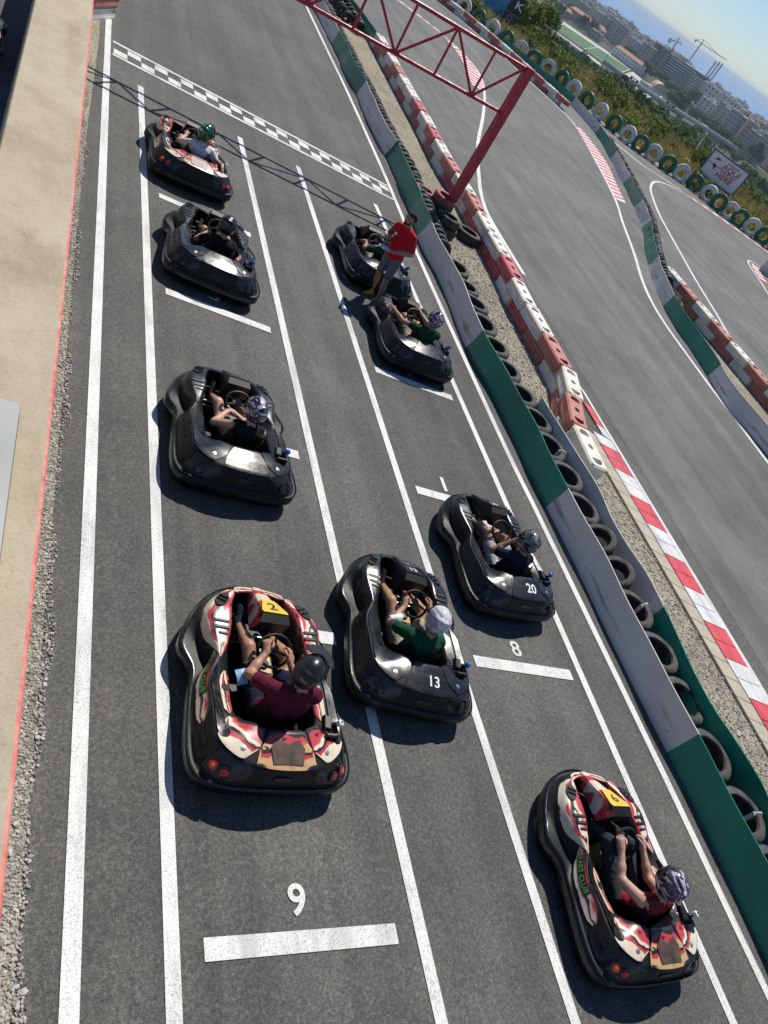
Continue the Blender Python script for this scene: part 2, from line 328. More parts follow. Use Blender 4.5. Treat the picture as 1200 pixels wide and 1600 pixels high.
M['bark'] = varied('bark', (0.08, 0.055, 0.035), (0.16, 0.12, 0.08), 6, 0.9, bmp=0.5)
M['straw'] = leaf_mat('dry_straw', (0.17, 0.135, 0.085), (0.32, 0.255, 0.155)); M['straw_green'] = leaf_mat('half_dry_grass', (0.05, 0.07, 0.025), (0.13, 0.14, 0.055))
def make_terrain():
    m, nt, b = base_mat('dry_earth', (0.3, 0.22, 0.12), 0.95, spec=0.1); p = coord(nt)
    a = ramp(nt, noise(nt, p, 0.12, 7, 0.7), [(0.3, (0.13, 0.12, 0.05)), (0.45, (0.30, 0.24, 0.13)), (0.6, (0.38, 0.31, 0.19)), (0.75, (0.16, 0.14, 0.06))])
    low = ramp(nt, noise(nt, p, 0.02, 7, 0.75), [(0.35, (0.035, 0.05, 0.022)), (0.5, (0.06, 0.075, 0.035)), (0.62, (0.16, 0.15, 0.12)), (0.75, (0.05, 0.07, 0.03))])   # scrub and gardens lower down
    z = nd(nt, 'ShaderNodeSeparateXYZ'); nt.links.new(p, z.inputs[0])
    a = mix(nt, low, a, ramp(nt, math_n(nt, 'ADD', math_n(nt, 'MULTIPLY', z.outputs[2], 0.05), 0.75), [(0.3, 0.0), (0.5, 1.0)]))
    nt.links.new(a, b.inputs['Base Color']); bump(nt, b, noise(nt, p, 1.3, 5), 0.6, 0.3); return m
M['terrain'] = make_terrain()
# ------------------------------------------------------------------ curves and strips
def spline(pts, step=0.3):
    """Catmull-Rom through 2-D points, resampled to even steps"""
    P = [np.array(p, float) for p in pts]; P = [2 * P[0] - P[1]] + P + [2 * P[-1] - P[-2]]
    out = []
    for i in range(1, len(P) - 2):
        for t in np.linspace(0, 1, 24, endpoint=False):
            a, b, c, d = P[i - 1:i + 3]
            out.append(0.5 * (2 * b + (c - a) * t + (2 * a - 5 * b + 4 * c - d) * t * t + (3 * b - a - 3 * c + d) * t ** 3))
    out.append(P[-2]); out = np.array(out)
    L = np.concatenate([[0], np.cumsum(np.linalg.norm(np.diff(out, axis=0), axis=1))])
    n = max(2, int(L[-1] / step) + 1); s = np.linspace(0, L[-1], n)
    return np.stack([np.interp(s, L, out[:, k]) for k in range(out.shape[1])], 1), s
def normals2(P):
    t = np.gradient(P, axis=0); t /= np.linalg.norm(t, axis=1)[:, None]
    return np.stack([t[:, 1], -t[:, 0]], 1)                       # to the right of travel
def gtrack(x, y, z): return W(x, y, z)
def gflat(x, y, z): return Vector((x, y, FLAT + z))
def sheet(name, poly, z, mat, g=gtrack):
    mb = MB(); mb.add([g(x, y, z) for x, y in poly], [tuple(range(len(poly)))]); return tag(mb.build(name, mat), kind='structure')
def ribbon(name, A, B, z, mat, g=gtrack, mi=None):
    mb = MB()
    for i in range(len(A) - 1):
        mb.add([g(*A[i], z), g(*B[i], z), g(*B[i + 1], z), g(*A[i + 1], z)], [(0, 1, 2, 3)], mi(i) if mi else 0)
    return tag(mb.build(name, mat), kind='structure')
def line(name, pts, w, z, mat, g=gtrack, step=0.6):
    P, _ = spline(pts, step) if len(pts) > 2 else (np.array(pts, float), None)
    n = normals2(P); return ribbon(name, P - n * w / 2, P + n * w / 2, z, mat, g)

# ------------------------------------------------------------------ ground
XJ = (12 + 0.2815) / math.cos(TH) - 0.0144 * math.sin(TH)            # where the sloping straight meets the level circuit
sheet('track', [(-8, -6), (12.29, -6), (12.29, 62), (-8, 62)], 0, M['asphalt'])
sheet('outer_track', [(12, -6), (62, -6), (62, 16), (40.9, 39.0), (33, 47), (28, 54.5), (22.5, 60), (12, 70)], 0, M['asphalt_worn'], gflat)
sheet('gravel_strip', [(0.86, -4), (1.17, -4), (1.18, 5), (1.19, 10), (1.24, 14), (1.33, 18), (1.2, 40), (0.86, 40)], 0.006, M['gravel'])
sheet('gravel_bed', [(8.62, -4), (10.86, -4), (10.86, 10.2), (10.9, 11.2), (11.1, 15), (11.5, 22), (11.9, 30), (12.0, 46), (8.9, 46), (8.85, 25), (8.62, 12)], 0.006, M['gravel'])
sheet('gravel_verge', [(18.6, 10), (21.2, 10), (21.3, 22.6), (20.7, 22.6), (19.6, 19.8), (19.1, 17.5), (18.7, 15)], 0.006, M['gravel'], gflat)
# ------------------------------------------------------------------ painted markings
Zm = 0.008
for x0, x1, y0, y1 in ((1.44, 1.56, -4, 40), (2.09, 2.20, -4, 16.62), (4.15, 4.265, -4, 16.58), (5.51, 5.62, -4, 16.6), (7.53, 7.64, -4, 16.68)):
    sheet('road_marking', [(x0, y0), (x1, y0), (x1, y1), (x0, y1)], Zm, M['road_white'])
line('road_marking', [(8.36, -4), (8.32, 0.6), (8.31, 3.07), (8.23, 7.24), (8.2, 9), (8.27, 14.9), (8.36, 16.6), (8.45, 18.7), (8.51, 21.1), (8.58, 24.8), (8.58, 28.4), (8.6, 32.8), (8.6, 40)], 0.11, Zm, M['road_white'])
for x0, x1, yc in ((2.37, 3.97, 1.47), (2.62, 3.97, 4.23), (2.38, 4.0, 6.96), (2.39, 3.97, 9.62), (2.38, 3.97, 12.38), (5.82, 7.4, 4.22), (5.82, 7.4, 6.95), (5.81, 7.38, 9.62), (5.81, 7.38, 12.38)):
    sheet('road_marking', [(x0, yc - .075), (x1, yc - .075), (x1, yc + .075), (x0, yc + .075)], Zm, M['road_white'])
sheet('road_marking', [(6.36, 7.1), (6.42, 7.1), (6.42, 7.38), (6.36, 7.38)], Zm, M['road_white'])
# chequered start line between two stripes
for y0, y1 in ((17.53, 17.63), (18.26, 18.36)):
    sheet('road_marking', [(1.6, y0), (8.32, y0), (8.36, y1), (1.6, y1)], Zm, M['road_white'])
mb = MB()
for r in range(2):
    for i in range(12):
        x = 1.62 + i * 0.56 + (0.28 if r == 1 else 0)
        y = 17.665 + r * 0.29
        if x + 0.28 < 8.36: mb.add([W(a, b, Zm) for a, b in ((x, y), (x + .27, y), (x + .27, y + .26), (x, y + .26))], [(0, 1, 2, 3)])
tag(mb.build('start_line', M['road_white']), kind='structure')
def text_mesh(s, size, mat=None):
    cu = bpy.data.curves.new('lettering', 'FONT'); cu.body = s; cu.size = size; cu.align_x = 'CENTER'; cu.align_y = 'CENTER'; cu.offset = size * 0.018
    ob = bpy.data.objects.new('lettering', cu); col.objects.link(ob); bpy.context.view_layer.update()
    me = bpy.data.meshes.new_from_object(ob); bpy.data.objects.remove(ob)
    v = [tuple(p.co) for p in me.vertices]; f = [tuple(p.vertices) for p in me.polygons]; bpy.data.meshes.remove(me)
    return v, f
def road_digit(s, x, y, w, h, rz=0):
    v, f = text_mesh(s, 1.0)
    xs = [p[0] for p in v]; ys = [p[1] for p in v]; x0, x1, y0, y1 = min(xs), max(xs), min(ys), max(ys)
    vs = []
    for p in v:
        a = ((p[0] - x0) / (x1 - x0) - .5) * w; b = ((p[1] - y0) / (y1 - y0) - .5) * h
        vs.append(W(x + a * math.cos(rz) - b * math.sin(rz), y + a * math.sin(rz) + b * math.cos(rz), Zm + .001))
    mb = MB(); mb.add(vs, f); return tag(mb.build('road_number', M['road_white']), kind='structure')
road_digit('9', 3.13, 1.76, 0.145, 0.235); road_digit('8', 6.57, 4.49, 0.15, 0.22); road_digit('4', 6.52, 9.95, 0.2, 0.26); road_digit('5', 3.12, 9.98, 0.18, 0.26)
# circuit lines and kerbs on the right
W2 = [(19.5, 60.5), (21.4, 57.0), (23.3, 54.2), (24.7, 50.8), (25.75, 47.0), (26.6, 43.8), (26.5, 41.2), (24.75, 35.1), (23.1, 30.1), (21.75, 27.0), (20.3, 23.5), (19.25, 21.2), (18.6, 19.4), (18.28, 17.8), (18.14, 15.9), (18.06, 14.6), (18.06, 13.2), (18.0, 11.4), (18.0, 4)]
W1 = [(11.5, 52.5), (14, 50.0), (16.4, 47.7), (18.5, 45.6), (19.35, 43.6), (19.4, 40.6), (18.3, 36.8), (16.4, 32.0), (14.3, 27.1), (12.85, 23.0), (12.4, 21.5), (12.16, 20.1), (12.1, 17)]
W3 = [(20.9, 11), (21.6, 15), (22.1, 17.5), (22.7, 19.5), (23.4, 21.5), (24.13, 23.8), (25.1, 26.5), (26.9, 31.3), (28.3, 34.3), (29.4, 36.3), (30.6, 37.95), (31.6, 39.0), (32.7, 39.75), (34.0, 40.25), (35.2, 40.2), (36.5, 39.6), (37.8, 38.85), (39.3, 37.9), (41.2, 36.4), (46, 32)]
for P in (W2, W1, W3): line('road_marking', P, 0.14, 0.008, M['road_white'], gflat)
def kerb(name, A, B, z, g, n, cols=('road_red', 'road_white'), duty=None):
    A, _ = spline(A, 0.1); B, _ = spline(B, 0.1)
    ia = np.linspace(0, len(A) - 1, n + 1).astype(int); ib = np.linspace(0, len(B) - 1, n + 1).astype(int)
    return ribbon(name, A[ia], B[ib], z, [M[c] for c in cols], g, lambda i: i % 2)
kerb('kerb', [(26.55, 41.5), (25.9, 39), (24.8, 35), (23.9, 32.3), (23.2, 30.1)], [(27.1, 41.9), (26.9, 39.9), (26.25, 36.6), (25.0, 33.3), (23.9, 30.3)], 0.012, gflat, 40)
kerb('kerb', [(18.9, 45.0), (19.28, 43.6), (19.3, 40.6), (18.9, 38.6), (18.2, 36.8)], [(18.6, 44.6), (18.75, 43.0), (18.4, 40.5), (18.0, 38.6), (17.6, 36.9)], 0.012, gflat, 26)
kerb('kerb', [(14, 50.1), (16.4, 47.85), (18.5, 45.75)], [(14.2, 50.3), (16.6, 48.1), (18.7, 45.9)], 0.012, gflat, 20)
kerb('kerb', [(35.2, 40.27), (36.5, 39.67), (37.8, 38.92), (39.3, 37.97), (41.2, 36.47), (46, 32.1)], [(35.3, 40.45), (36.75, 40.0), (38.1, 39.2), (39.5, 38.2), (41.4, 36.7), (46.2, 32.3)], 0.012, gflat, 34)
# near kerb: concrete slabs, the outer half painted red and white, white line along the track edge
for i in range(36):
    y1 = 11.35 - i * 0.355; y0 = y1 - 0.338
    if y1 > 10.3:
        xa = 11.52
    else: xa = 10.86
    sk = 0.10
    mb = MB()
    def slab(xl, xr, mi, zt):
        mb.add([W(xl, y0 + sk * 0, 0.0), W(xr, y0 - sk, 0.0), W(xr, y1 - sk, 0.0), W(xl, y1, 0.0), W(xl, y0, zt), W(xr, y0 - sk, 0.035), W(xr, y1 - sk, 0.035), W(xl, y1, zt)],
               [(4, 5, 6, 7), (0, 1, 5, 4), (1, 2, 6, 5), (2, 3, 7, 6), (3, 0, 4, 7)], mi)
    if xa < 11: slab(10.86, 11.2, 0, 0.05); slab(11.2, 11.72, 1 + (i // 2) % 2, 0.05)
    else: slab(11.52, 11.72, 1 + (i // 2) % 2, 0.04)
    tag(mb.build('kerb', [M['concrete'], M['road_red'], M['road_white']]), kind='structure')
sheet('road_marking', [(11.735, -4), (11.86, -4), (11.88, 11.9), (11.80, 12.2)], 0.01, M['road_white'])
sheet('concrete_edging', [(29.4, 45.3), (29.8, 45.6), (32.2, 41.6), (35.2, 40.9), (35.1, 40.6), (31.8, 41.3)], 0.012, M['concrete'], gflat)

# ------------------------------------------------------------------ pit wall and things on it
mb = MB()
ys = [-3, 0, 1.5, 3, 5, 7, 9, 11, 13, 15, 18, 24, 40]
prof = []
for y in ys:
    xr = 0.835 + 0.006 * y if y < 15 else 0.925
    prof.append([W(0.07, y, 0), W(0.085, y, 1.185), W(0.10, y, 1.2), W(xr - 0.03, y, 1.2), W(xr - 0.012, y, 1.198), W(xr, y, 1.18), W(xr + 0.02, y, 0)])
Pm = np.array([[tuple(p) for p in r] for r in prof])
mb.grid(Pm[:, :4], 0); mb.grid(Pm[:, 3:6], 1); mb.grid(Pm[:, 5:], 0)
wall = mb.build('pit_wall', [M['wall_concrete'], M['wall_red']], None, ID)
tag(wall, 'long wide concrete pit wall with a chipped red edge line beside the gravel strip', 'wall')
cab = empty('metal_cabinet', MT @ Matrix.Translation((0.325, 4.06, 1.2)))
tag(cab, 'grey metal cabinet lid with rounded corners resting on the concrete pit wall', 'cabinet')
def rrect(w, h, r, n=6):
    return [(sx * (w / 2 - r) + r * math.cos(a0 + k * math.pi / 2 / n), sy * (h / 2 - r) + r * math.sin(a0 + k * math.pi / 2 / n))
            for sx, sy, a0 in ((1, 1, 0), (-1, 1, math.pi / 2), (-1, -1, math.pi), (1, -1, 1.5 * math.pi)) for k in range(n + 1)]
def plate(mb, outline, z0, z1, bev, mi=0):
    n = len(outline); cx = sum(p[0] for p in outline) / n; cy = sum(p[1] for p in outline) / n
    def ring(z, d):
        out = []
        for x, y in outline:
            l = math.hypot(x - cx, y - cy); k = (l - d) / l; out.append((cx + (x - cx) * k, cy + (y - cy) * k, z))
        return out
    vs = ring(z0, 0) + ring(z1 - bev, 0) + ring(z1, bev)
    fs = [(a * n + i, a * n + (i + 1) % n, (a + 1) * n + (i + 1) % n, (a + 1) * n + i) for a in range(2) for i in range(n)]
    fs += [tuple(range(2 * n, 3 * n)), tuple(range(n - 1, -1, -1))]
    mb.add(vs, fs, mi)
M['galv'] = varied('grey_sheet_metal', (0.27, 0.28, 0.262), (0.36, 0.37, 0.35), 1.8, 0.5, metal=0.0, sc3=(1, 0.4, 1))
mb = MB(); plate(mb, rrect(0.60, 1.86, 0.05), 0.0, 0.035, 0.004); mb.build('base_frame', M['black_metal'], cab)
mb = MB(); plate(mb, rrect(0.57, 1.83, 0.045), 0.035, 0.13, 0.02); mb.build('lid', M['galv'], cab, None, True, 25)

# loose chippings along the wall and in the gravel bed
def stones(name, pts, smin, smax, label=None):
    ph = (1 + 5 ** .5) / 2
    V0 = np.array([(-1, ph, 0), (1, ph, 0), (-1, -ph, 0), (1, -ph, 0), (0, -1, ph), (0, 1, ph), (0, -1, -ph), (0, 1, -ph), (ph, 0, -1), (ph, 0, 1), (-ph, 0, -1), (-ph, 0, 1)]) / 1.9
    F0 = np.array([(0, 11, 5), (0, 5, 1), (0, 1, 7), (0, 7, 10), (0, 10, 11), (1, 5, 9), (5, 11, 4), (11, 10, 2), (10, 7, 6), (7, 1, 8), (3, 9, 4), (3, 4, 2), (3, 2, 6), (3, 6, 8), (3, 8, 9), (4, 9, 5), (2, 4, 11), (6, 2, 10), (8, 6, 7), (9, 8, 1)])
    n = len(pts); s = nrs.uniform(smin, smax, n) * np.where(nrs.rand(n) < 0.06, 1.7, 1)
    jit = V0[None] * nrs.uniform(0.65, 1.3, (n, 12, 1)) * nrs.uniform(0.6, 1.3, (n, 1, 3))
    a = nrs.uniform(0, 6.28, n); c, sn = np.cos(a), np.sin(a)
    x = jit[..., 0] * c[:, None] - jit[..., 1] * sn[:, None]; y = jit[..., 0] * sn[:, None] + jit[..., 1] * c[:, None]; z = jit[..., 2] * 0.7
    V = np.stack([x, y, z], -1) * s[:, None, None] + pts[:, None, :] + np.array([0, 0, 0.3])[None, None] * s[:, None, None]
    me = bpy.data.meshes.new(name); me.from_pydata(V.reshape(-1, 3).tolist(), [], (F0[None] + 12 * np.arange(n)[:, None, None]).reshape(-1, 3).tolist())
    me.materials.append(M['stone']); o = link(name, me, None, MT.copy()); tag(o, label, 'gravel', kind='stuff'); return o
n = 17000; y = 0.2 + 15 * nrs.rand(n) ** 1.7; x = 0.86 + np.abs(nrs.rand(n) ** 1.25) * (0.37 + 0.03 * np.sin(y * 2.1) + 0.02 * np.sin(y * 7))
stones('gravel_chippings', np.stack([x, y, np.full(n, 0.006)], 1), 0.006, 0.0135, 'loose grey chippings lying along the foot of the pit wall')
n = 9000; y = -1 + 19 * nrs.rand(n) ** 1.3; x = 9.35 + 1.55 * nrs.rand(n) + np.where(y > 12, 0.1, 0)
stones('gravel_chippings', np.stack([x, y, np.full(n, 0.006)], 1), 0.010, 0.022, 'loose gravel between the belt barrier and the red and white blocks')

# ------------------------------------------------------------------ tyres
M['whitecloth_tape'] = base_mat('white_tape', (.66, .66, .66), .5)[0]
def tyre_mesh(name, mat, Ro, Ri, w, n=32, tread=True):
    mb = MB(); h = w / 2; s = Ro - Ri
    pr = [(Ri, -h * .72), (Ri + .10 * s, -h * .95), (Ri + .45 * s, -h), (Ri + .72 * s, -h * .97), (Ri + .93 * s, -h * .78), (Ro, -h * .6), (Ro, -h * .18), (Ro - .03 * s, -h * .16), (Ro - .03 * s, h * .16), (Ro, h * .18), (Ro, h * .6), (Ri + .93 * s, h * .78), (Ri + .72 * s, h * .97), (Ri + .45 * s, h), (Ri + .10 * s, h * .95), (Ri, h * .72), (Ri + .28 * s, h * .6), (Ri + .62 * s, h * .5), (Ri + .62 * s, -h * .5), (Ri + .28 * s, -h * .6)]
    mb.ring(pr, n)
    return mb.mesh(name, mat, True, 40)
T_flat = tyre_mesh('tyre', M['rubber_dusty'], 0.325, 0.205, 0.21)
T_wide = tyre_mesh('tyre', M['rubber_dusty'], 0.37, 0.235, 0.27)
T_dark = tyre_mesh('tyre', M['rubber'], 0.235, 0.14, 0.17)
T_red = tyre_mesh('tyre', M['tyre_red'], 0.31, 0.19, 0.21)
T_big = tyre_mesh('tyre', M['rubber'], 0.37, 0.23, 0.24)
def tyre(me, mw, label, group): return tag(link('tyre', me, None, mw), label, 'tyre', group)
beltA = [(8.66, -4), (8.66, 0), (8.66, 2), (8.63, 5), (8.60, 8), (8.58, 10), (8.5, 11.5), (8.58, 12.8), (8.66, 14.3), (8.62, 15.3), (8.70, 16.4), (8.85, 18), (8.97, 20), (8.91, 21.5), (8.96, 23.4), (9.03, 25.1), (9.0, 26.7), (9.06, 28.3), (9.09, 30.2), (9.07, 32.7), (9.1, 38)]
ax = lambda y: float(np.interp(y, [p[1] for p in beltA], [p[0] for p in beltA]))
for k, y in enumerate([14.58, 13.85, 13.1, 12.35, 11.62, 10.9, 10.16, 9.45, 8.75, 8.03, 7.32, 6.62, 6.0, 5.38, 4.65, 3.9, 3.15, 2.4, 1.65, 0.9, 0.15]):
    odd = k in (11, 12); s_ = (.8 if odd else 1.0) * rnd.uniform(.94, 1.0)
    rz = Matrix.Rotation(rnd.uniform(-.08, .02) - (.5 if odd else 0), 4, 'Y') @ Matrix.Rotation(rnd.uniform(-.06, .06), 4, 'X')
    ty_ = tyre(T_wide, MT @ Matrix.Translation((ax(y) + 0.415 + rnd.uniform(-.025, .025), y + rnd.uniform(-.03, .03), 0.15 + (.10 if odd else 0.015 + rnd.uniform(0, .03)))) @ rz @ Matrix.Scale(s_, 4),
         'dusty tyre lying flat in the row behind the near conveyor belt barrier', 'tyres lying behind the belt barrier')
    if k in (8, 13, 17, 19):
        tb = MB(); a_ = rnd.uniform(-.3, .5); tb.box((.305 * math.cos(a_), .305 * math.sin(a_), 0), (.165, .05, .285), 0, Matrix.Rotation(a_, 3, 'Z'), .03); tb.build('tape_band', M['whitecloth_tape'], ty_)
y = 15.3
while y < 37:
    tyre(T_dark, MT @ Matrix.Translation((ax(y) + 0.27 + rnd.uniform(-.03, .03), y, 0.215)) @ Matrix.Rotation(R(90 + rnd.uniform(-14, 4)), 4, 'X') @ Matrix.Rotation(R(rnd.uniform(-14, 14)), 4, 'Y'),
         'black tyre standing on edge in the packed row behind the far belt barrier', 'tyres standing behind the belt barrier'); y += rnd.uniform(.23, .30)
for k, y in enumerate(np.arange(33.8, 45, 0.5)):
    for dx in (-0.45, -1.0):
        tyre(T_dark, MT @ Matrix.Translation((11.45 + dx - (y - 33) * .05 + rnd.uniform(-.06, .06), y + (0.25 if dx < -.5 else 0), 0.27)) @ Matrix.Rotation(R(90 + rnd.uniform(-25, 25)), 4, 'X') @ Matrix.Rotation(R(rnd.uniform(-25, 25)), 4, 'Y'),
             'black tyre heaped behind the green belt beyond the block row', 'tyres heaped beyond the block row')
for (x, yy, z, me, lab) in ((9.22, 18.16, .11, T_red, 'faded red tyre lying left of the gantry post foot'), (9.22, 18.16, .32, T_red, 'faded red tyre on top, left of the gantry post foot'),
        (9.60, 17.75, .53, T_red, 'faded red tyre threaded over the red gantry post, topmost'), (9.60, 17.75, .32, T_flat, 'dusty tyre threaded over the gantry post, second from top'), (9.60, 17.75, .11, T_big, 'black tyre threaded over the gantry post at ground level'),
        (9.62, 17.08, .11, T_big, 'black tyre at the bottom of the stack in front of the gantry post'), (9.62, 17.08, .34, T_flat, 'dusty tyre on the stack in front of the gantry post'),
        (10.50, 17.40, .12, T_big, 'large black tyre lying alone between gantry post and block row')):
    tyre(me, MT @ Matrix.Translation((x, yy, z)) @ Matrix.Rotation(R(rnd.uniform(-5, 5)), 4, 'X'), lab, None)

# ------------------------------------------------------------------ conveyor belt barriers
def belt(label, path, bounds, h, g, flip, seed, lean=0.07):
    """bounds = [(y or arc position, colour)...] along the path"""
    P, s = spline(path, 0.22); n = normals2(P) * (-1 if flip else 1)
    root = None; rr = np.random.RandomState(seed); ph = rr.uniform(0, 6, 4)
    base = g(*P[0], 0); root = empty('belt_barrier', Matrix.Translation(base)); tag(root, label, 'barrier')
    cuts = bounds
    for k, (a, c) in enumerate(cuts):
        e = cuts[k + 1][0] if k + 1 < len(cuts) else s[-1]
        ii = [i for i in range(len(s)) if a - 1e-6 <= s[i] <= e + 0.23]
        if len(ii) < 2: continue
        rows = np.linspace(0, 1, 7); V = []; uv = []; t = 0.016
        for side in (0, 1):
            for i in ii:
                for v in rows:
                    off = -lean * (1 - v) ** 1.6 * 1.0 + 0.018 * math.sin(s[i] * 1.7 + ph[0] + v) + 0.012 * math.sin(s[i] * 4.3 + ph[1] - 2 * v) * v + (t if side else 0)
                    hh = h * v + (0.008 * math.sin(s[i] * 2.6 + ph[2]) * v)
                    V.append(tuple(g(P[i][0] + n[i][0] * off, P[i][1] + n[i][1] * off, hh) - base)); uv.append((s[i], v))
        mb = MB(); m = len(ii); r = len(rows); F = []
        for side in (0, 1):
            for i in range(m - 1):
                for j in range(r - 1):
                    q = [side * m * r + i * r + j, side * m * r + (i + 1) * r + j, side * m * r + (i + 1) * r + j + 1, side * m * r + i * r + j + 1]; F.append(tuple(q))
        for i in range(m - 1): F.append((i * r + r - 1, (i + 1) * r + r - 1, m * r + (i + 1) * r + r - 1, m * r + i * r + r - 1))
        mb.add(V, F); mb.uv = uv
        me = mb.mesh('belt_panel', M['belt_' + c]); me.polygons.foreach_set('use_smooth', [True] * len(me.polygons)); me.set_sharp_from_angle(angle=R(50))
        pn = link('belt_panel', me, root)
        # pale bolt heads along the top
        bb = MB(); 
        for _ in range(2 + len(ii) // 9):
            i = ii[rr.randint(len(ii))]; v = rr.uniform(.55, .85) if rr.rand() < .7 else rr.uniform(.15, .3)
            off = -lean * (1 - v) ** 1.6 + 0.018 * math.sin(s[i] * 1.7 + ph[0] + v) + 0.012 * math.sin(s[i] * 4.3 + ph[1] - 2 * v) * v
            q = g(P[i][0] + n[i][0] * (off - .004), P[i][1] + n[i][1] * (off - .004), h * v) - base
            bb.box(q, (.02, .022, .012), 0)
        bb.build('bolt_row', M['steel'], pn)
    return root
def arc_at(path, ys):
    P, s = spline(path, 0.22); return [float(np.interp(y, P[:, 1], s)) if P[-1, 1] > P[0, 1] else float(np.interp(-y, -P[:, 1], s)) for y in ys]
yA = [-4, 3.17, 7.4, 11.5, 15.9, 20.4, 25.0, 29.6, 34.2]
belt('long conveyor belt barrier in green and scuffed grey panels beside the start grid', beltA, list(zip(arc_at(beltA, yA), ['green', 'grey'] * 5)), 0.48, gtrack, False, 1)
beltB = [(9.22, 10.0), (9.28, 9.2), (9.33, 8.5), (9.36, 7.7), (9.31, 7.05), (9.33, 6.4), (9.43, 5.9), (9.40, 5.3), (9.33, 4.85), (9.25, 4.3), (9.20, 3.7), (9.26, 3.4), (9.36, 3.0), (9.42, 2.75), (9.39, 2.4), (9.35, 1), (9.4, -4)]
beltB = [(x + 0.09, y) for x, y in beltB]
belt('short second belt barrier, grey then green, behind the near tyres', beltB, list(zip(arc_at(beltB, [10.0, 5.45]), ['grey', 'green'])), 0.46, gtrack, True, 2, 0.02)
beltC = [(25.5, 56.5), (26.7, 54), (27.9, 51.4), (29.3, 48.4), (29.0, 43.3), (27.55, 38.45), (26.05, 34.2), (24.75, 30.8), (23.5, 27.9), (21.15, 23.7), (20.15, 21.6), (19.4, 19.8), (19.0, 18.3), (18.8, 16.9), (18.55, 15.6), (18.22, 14.1), (18.3, 12.8), (18.5, 10), (18.8, 6)]
yC = [56.5, 47.9, 42.9, 38.2, 33.9, 30.6, 27.6, 23.1, 19.7, 15.5]
belt('winding conveyor belt barrier in green and grey panels dividing the two right hand tracks', beltC, list(zip(arc_at(beltC, yC), ['green', 'grey'] * 6)), 0.48, gflat, True, 3)
beltD = [(11.62, 33.0), (11.5, 35), (11.2, 38), (10.9, 42), (10.7, 47)]
belt('green conveyor belt barrier beyond the far end of the block row', beltD, [(0, 'green')], 0.5, gtrack, True, 4)
beltE = [(34.7, 31.5), (35.2, 30.8), (34.4, 29.6), (33.5, 28.0), (32.8, 26.2), (32.2, 24)]
belt('curled grey and green belt barrier end at the right edge of the far track', beltE, [(0, 'grey'), (2.4, 'green')], 0.6, gflat, True, 5)
line('road_marking', [(32.9, 29.2), (33.7, 31.2), (34.6, 32.4), (35.6, 32.4)], 0.12, 0.008, M['road_white'], gflat); line('road_marking', [(31.2, 24), (32.0, 27.2), (32.9, 29.2)], 0.12, 0.008, M['road_white'], gflat)
kerb('kerb', [(33.2, 29.6), (33.9, 31.2), (34.6, 32.1)], [(33.7, 29.4), (34.3, 30.7), (35.0, 31.7)], 0.012, gflat, 8)
Pc, sc_ = spline(beltC, 0.3); nc = -normals2(Pc)
for i in range(len(Pc)):
    if 21.0 < Pc[i][1] < 41:
        tyre(T_dark, Matrix.Translation((Pc[i][0] + nc[i][0] * -.0 + 0.33, Pc[i][1] + 0.12, FLAT + .27)) @ Matrix.Rotation(math.atan2(-(Pc[min(i + 1, len(Pc) - 1)] - Pc[i - 1])[0], (Pc[min(i + 1, len(Pc) - 1)] - Pc[i - 1])[1]), 4, 'Z') @ Matrix.Rotation(R(90 + rnd.uniform(-16, 16)), 4, 'X') @ Matrix.Rotation(R(rnd.uniform(-16, 16)), 4, 'Y'),
             'black tyre standing on edge behind the winding belt barrier', 'tyres behind the winding barrier')
for (x, y) in ((19.55, 18.9), (19.45, 18.1), (19.35, 17.3), (20.0, 20.0)):
    tyre(T_flat, Matrix.Translation((x, y, FLAT + .12)), 'dusty tyre lying between the winding belt and the right hand block row', 'tyres by the right hand blocks')
# big painted tyres half sunk in the ground along the outer edge
Tw = tyre_mesh('painted_tyre', M['tyre_white'], 0.56, 0.29, 0.26, 36); Tg = tyre_mesh('painted_tyre', M['tyre_green'], 0.56, 0.29, 0.26, 36)
outer = [(20.9, 61.5), (22.0, 60.2), (23.1, 58.6), (24.1, 57.5), (25.0, 56.5), (25.8, 55.5), (26.6, 54.5), (27.4, 53.6), (28.4, 53.2), (29.5, 52.9), (30.3, 52.0), (30.8, 50.8), (31.3, 49.4), (31.8, 48.1), (32.3, 46.8), (32.9, 45.7), (33.6, 45.0), (34.5, 44.5), (35.4, 43.8), (36.4, 43.4), (37.3, 42.8), (37.9, 41.8), (38.2, 40.9), (38.8, 40.3), (39.4, 39.8), (40.1, 39.2), (40.8, 38.6), (41.4, 37.8), (42.1, 37.0), (42.8, 36.2)]
for i, (x, y) in enumerate(outer):
    a = outer[max(0, i - 1)]; b = outer[min(len(outer) - 1, i + 1)]; ang = math.atan2(b[1] - a[1], b[0] - a[0])
    wht = i % 2 == 1
    tyre(Tw if wht else Tg, Matrix.Translation((x, y, FLAT + 0.44)) @ Matrix.Rotation(ang + rnd.uniform(-.15, .15), 4, 'Z') @ Matrix.Rotation(R(90 + rnd.uniform(-6, 8)), 4, 'X'),
         ('white' if wht else 'green') + ' painted tyre standing half sunk along the outer edge by the dry slope', ('white' if wht else 'green') + ' tyres along the outer edge')

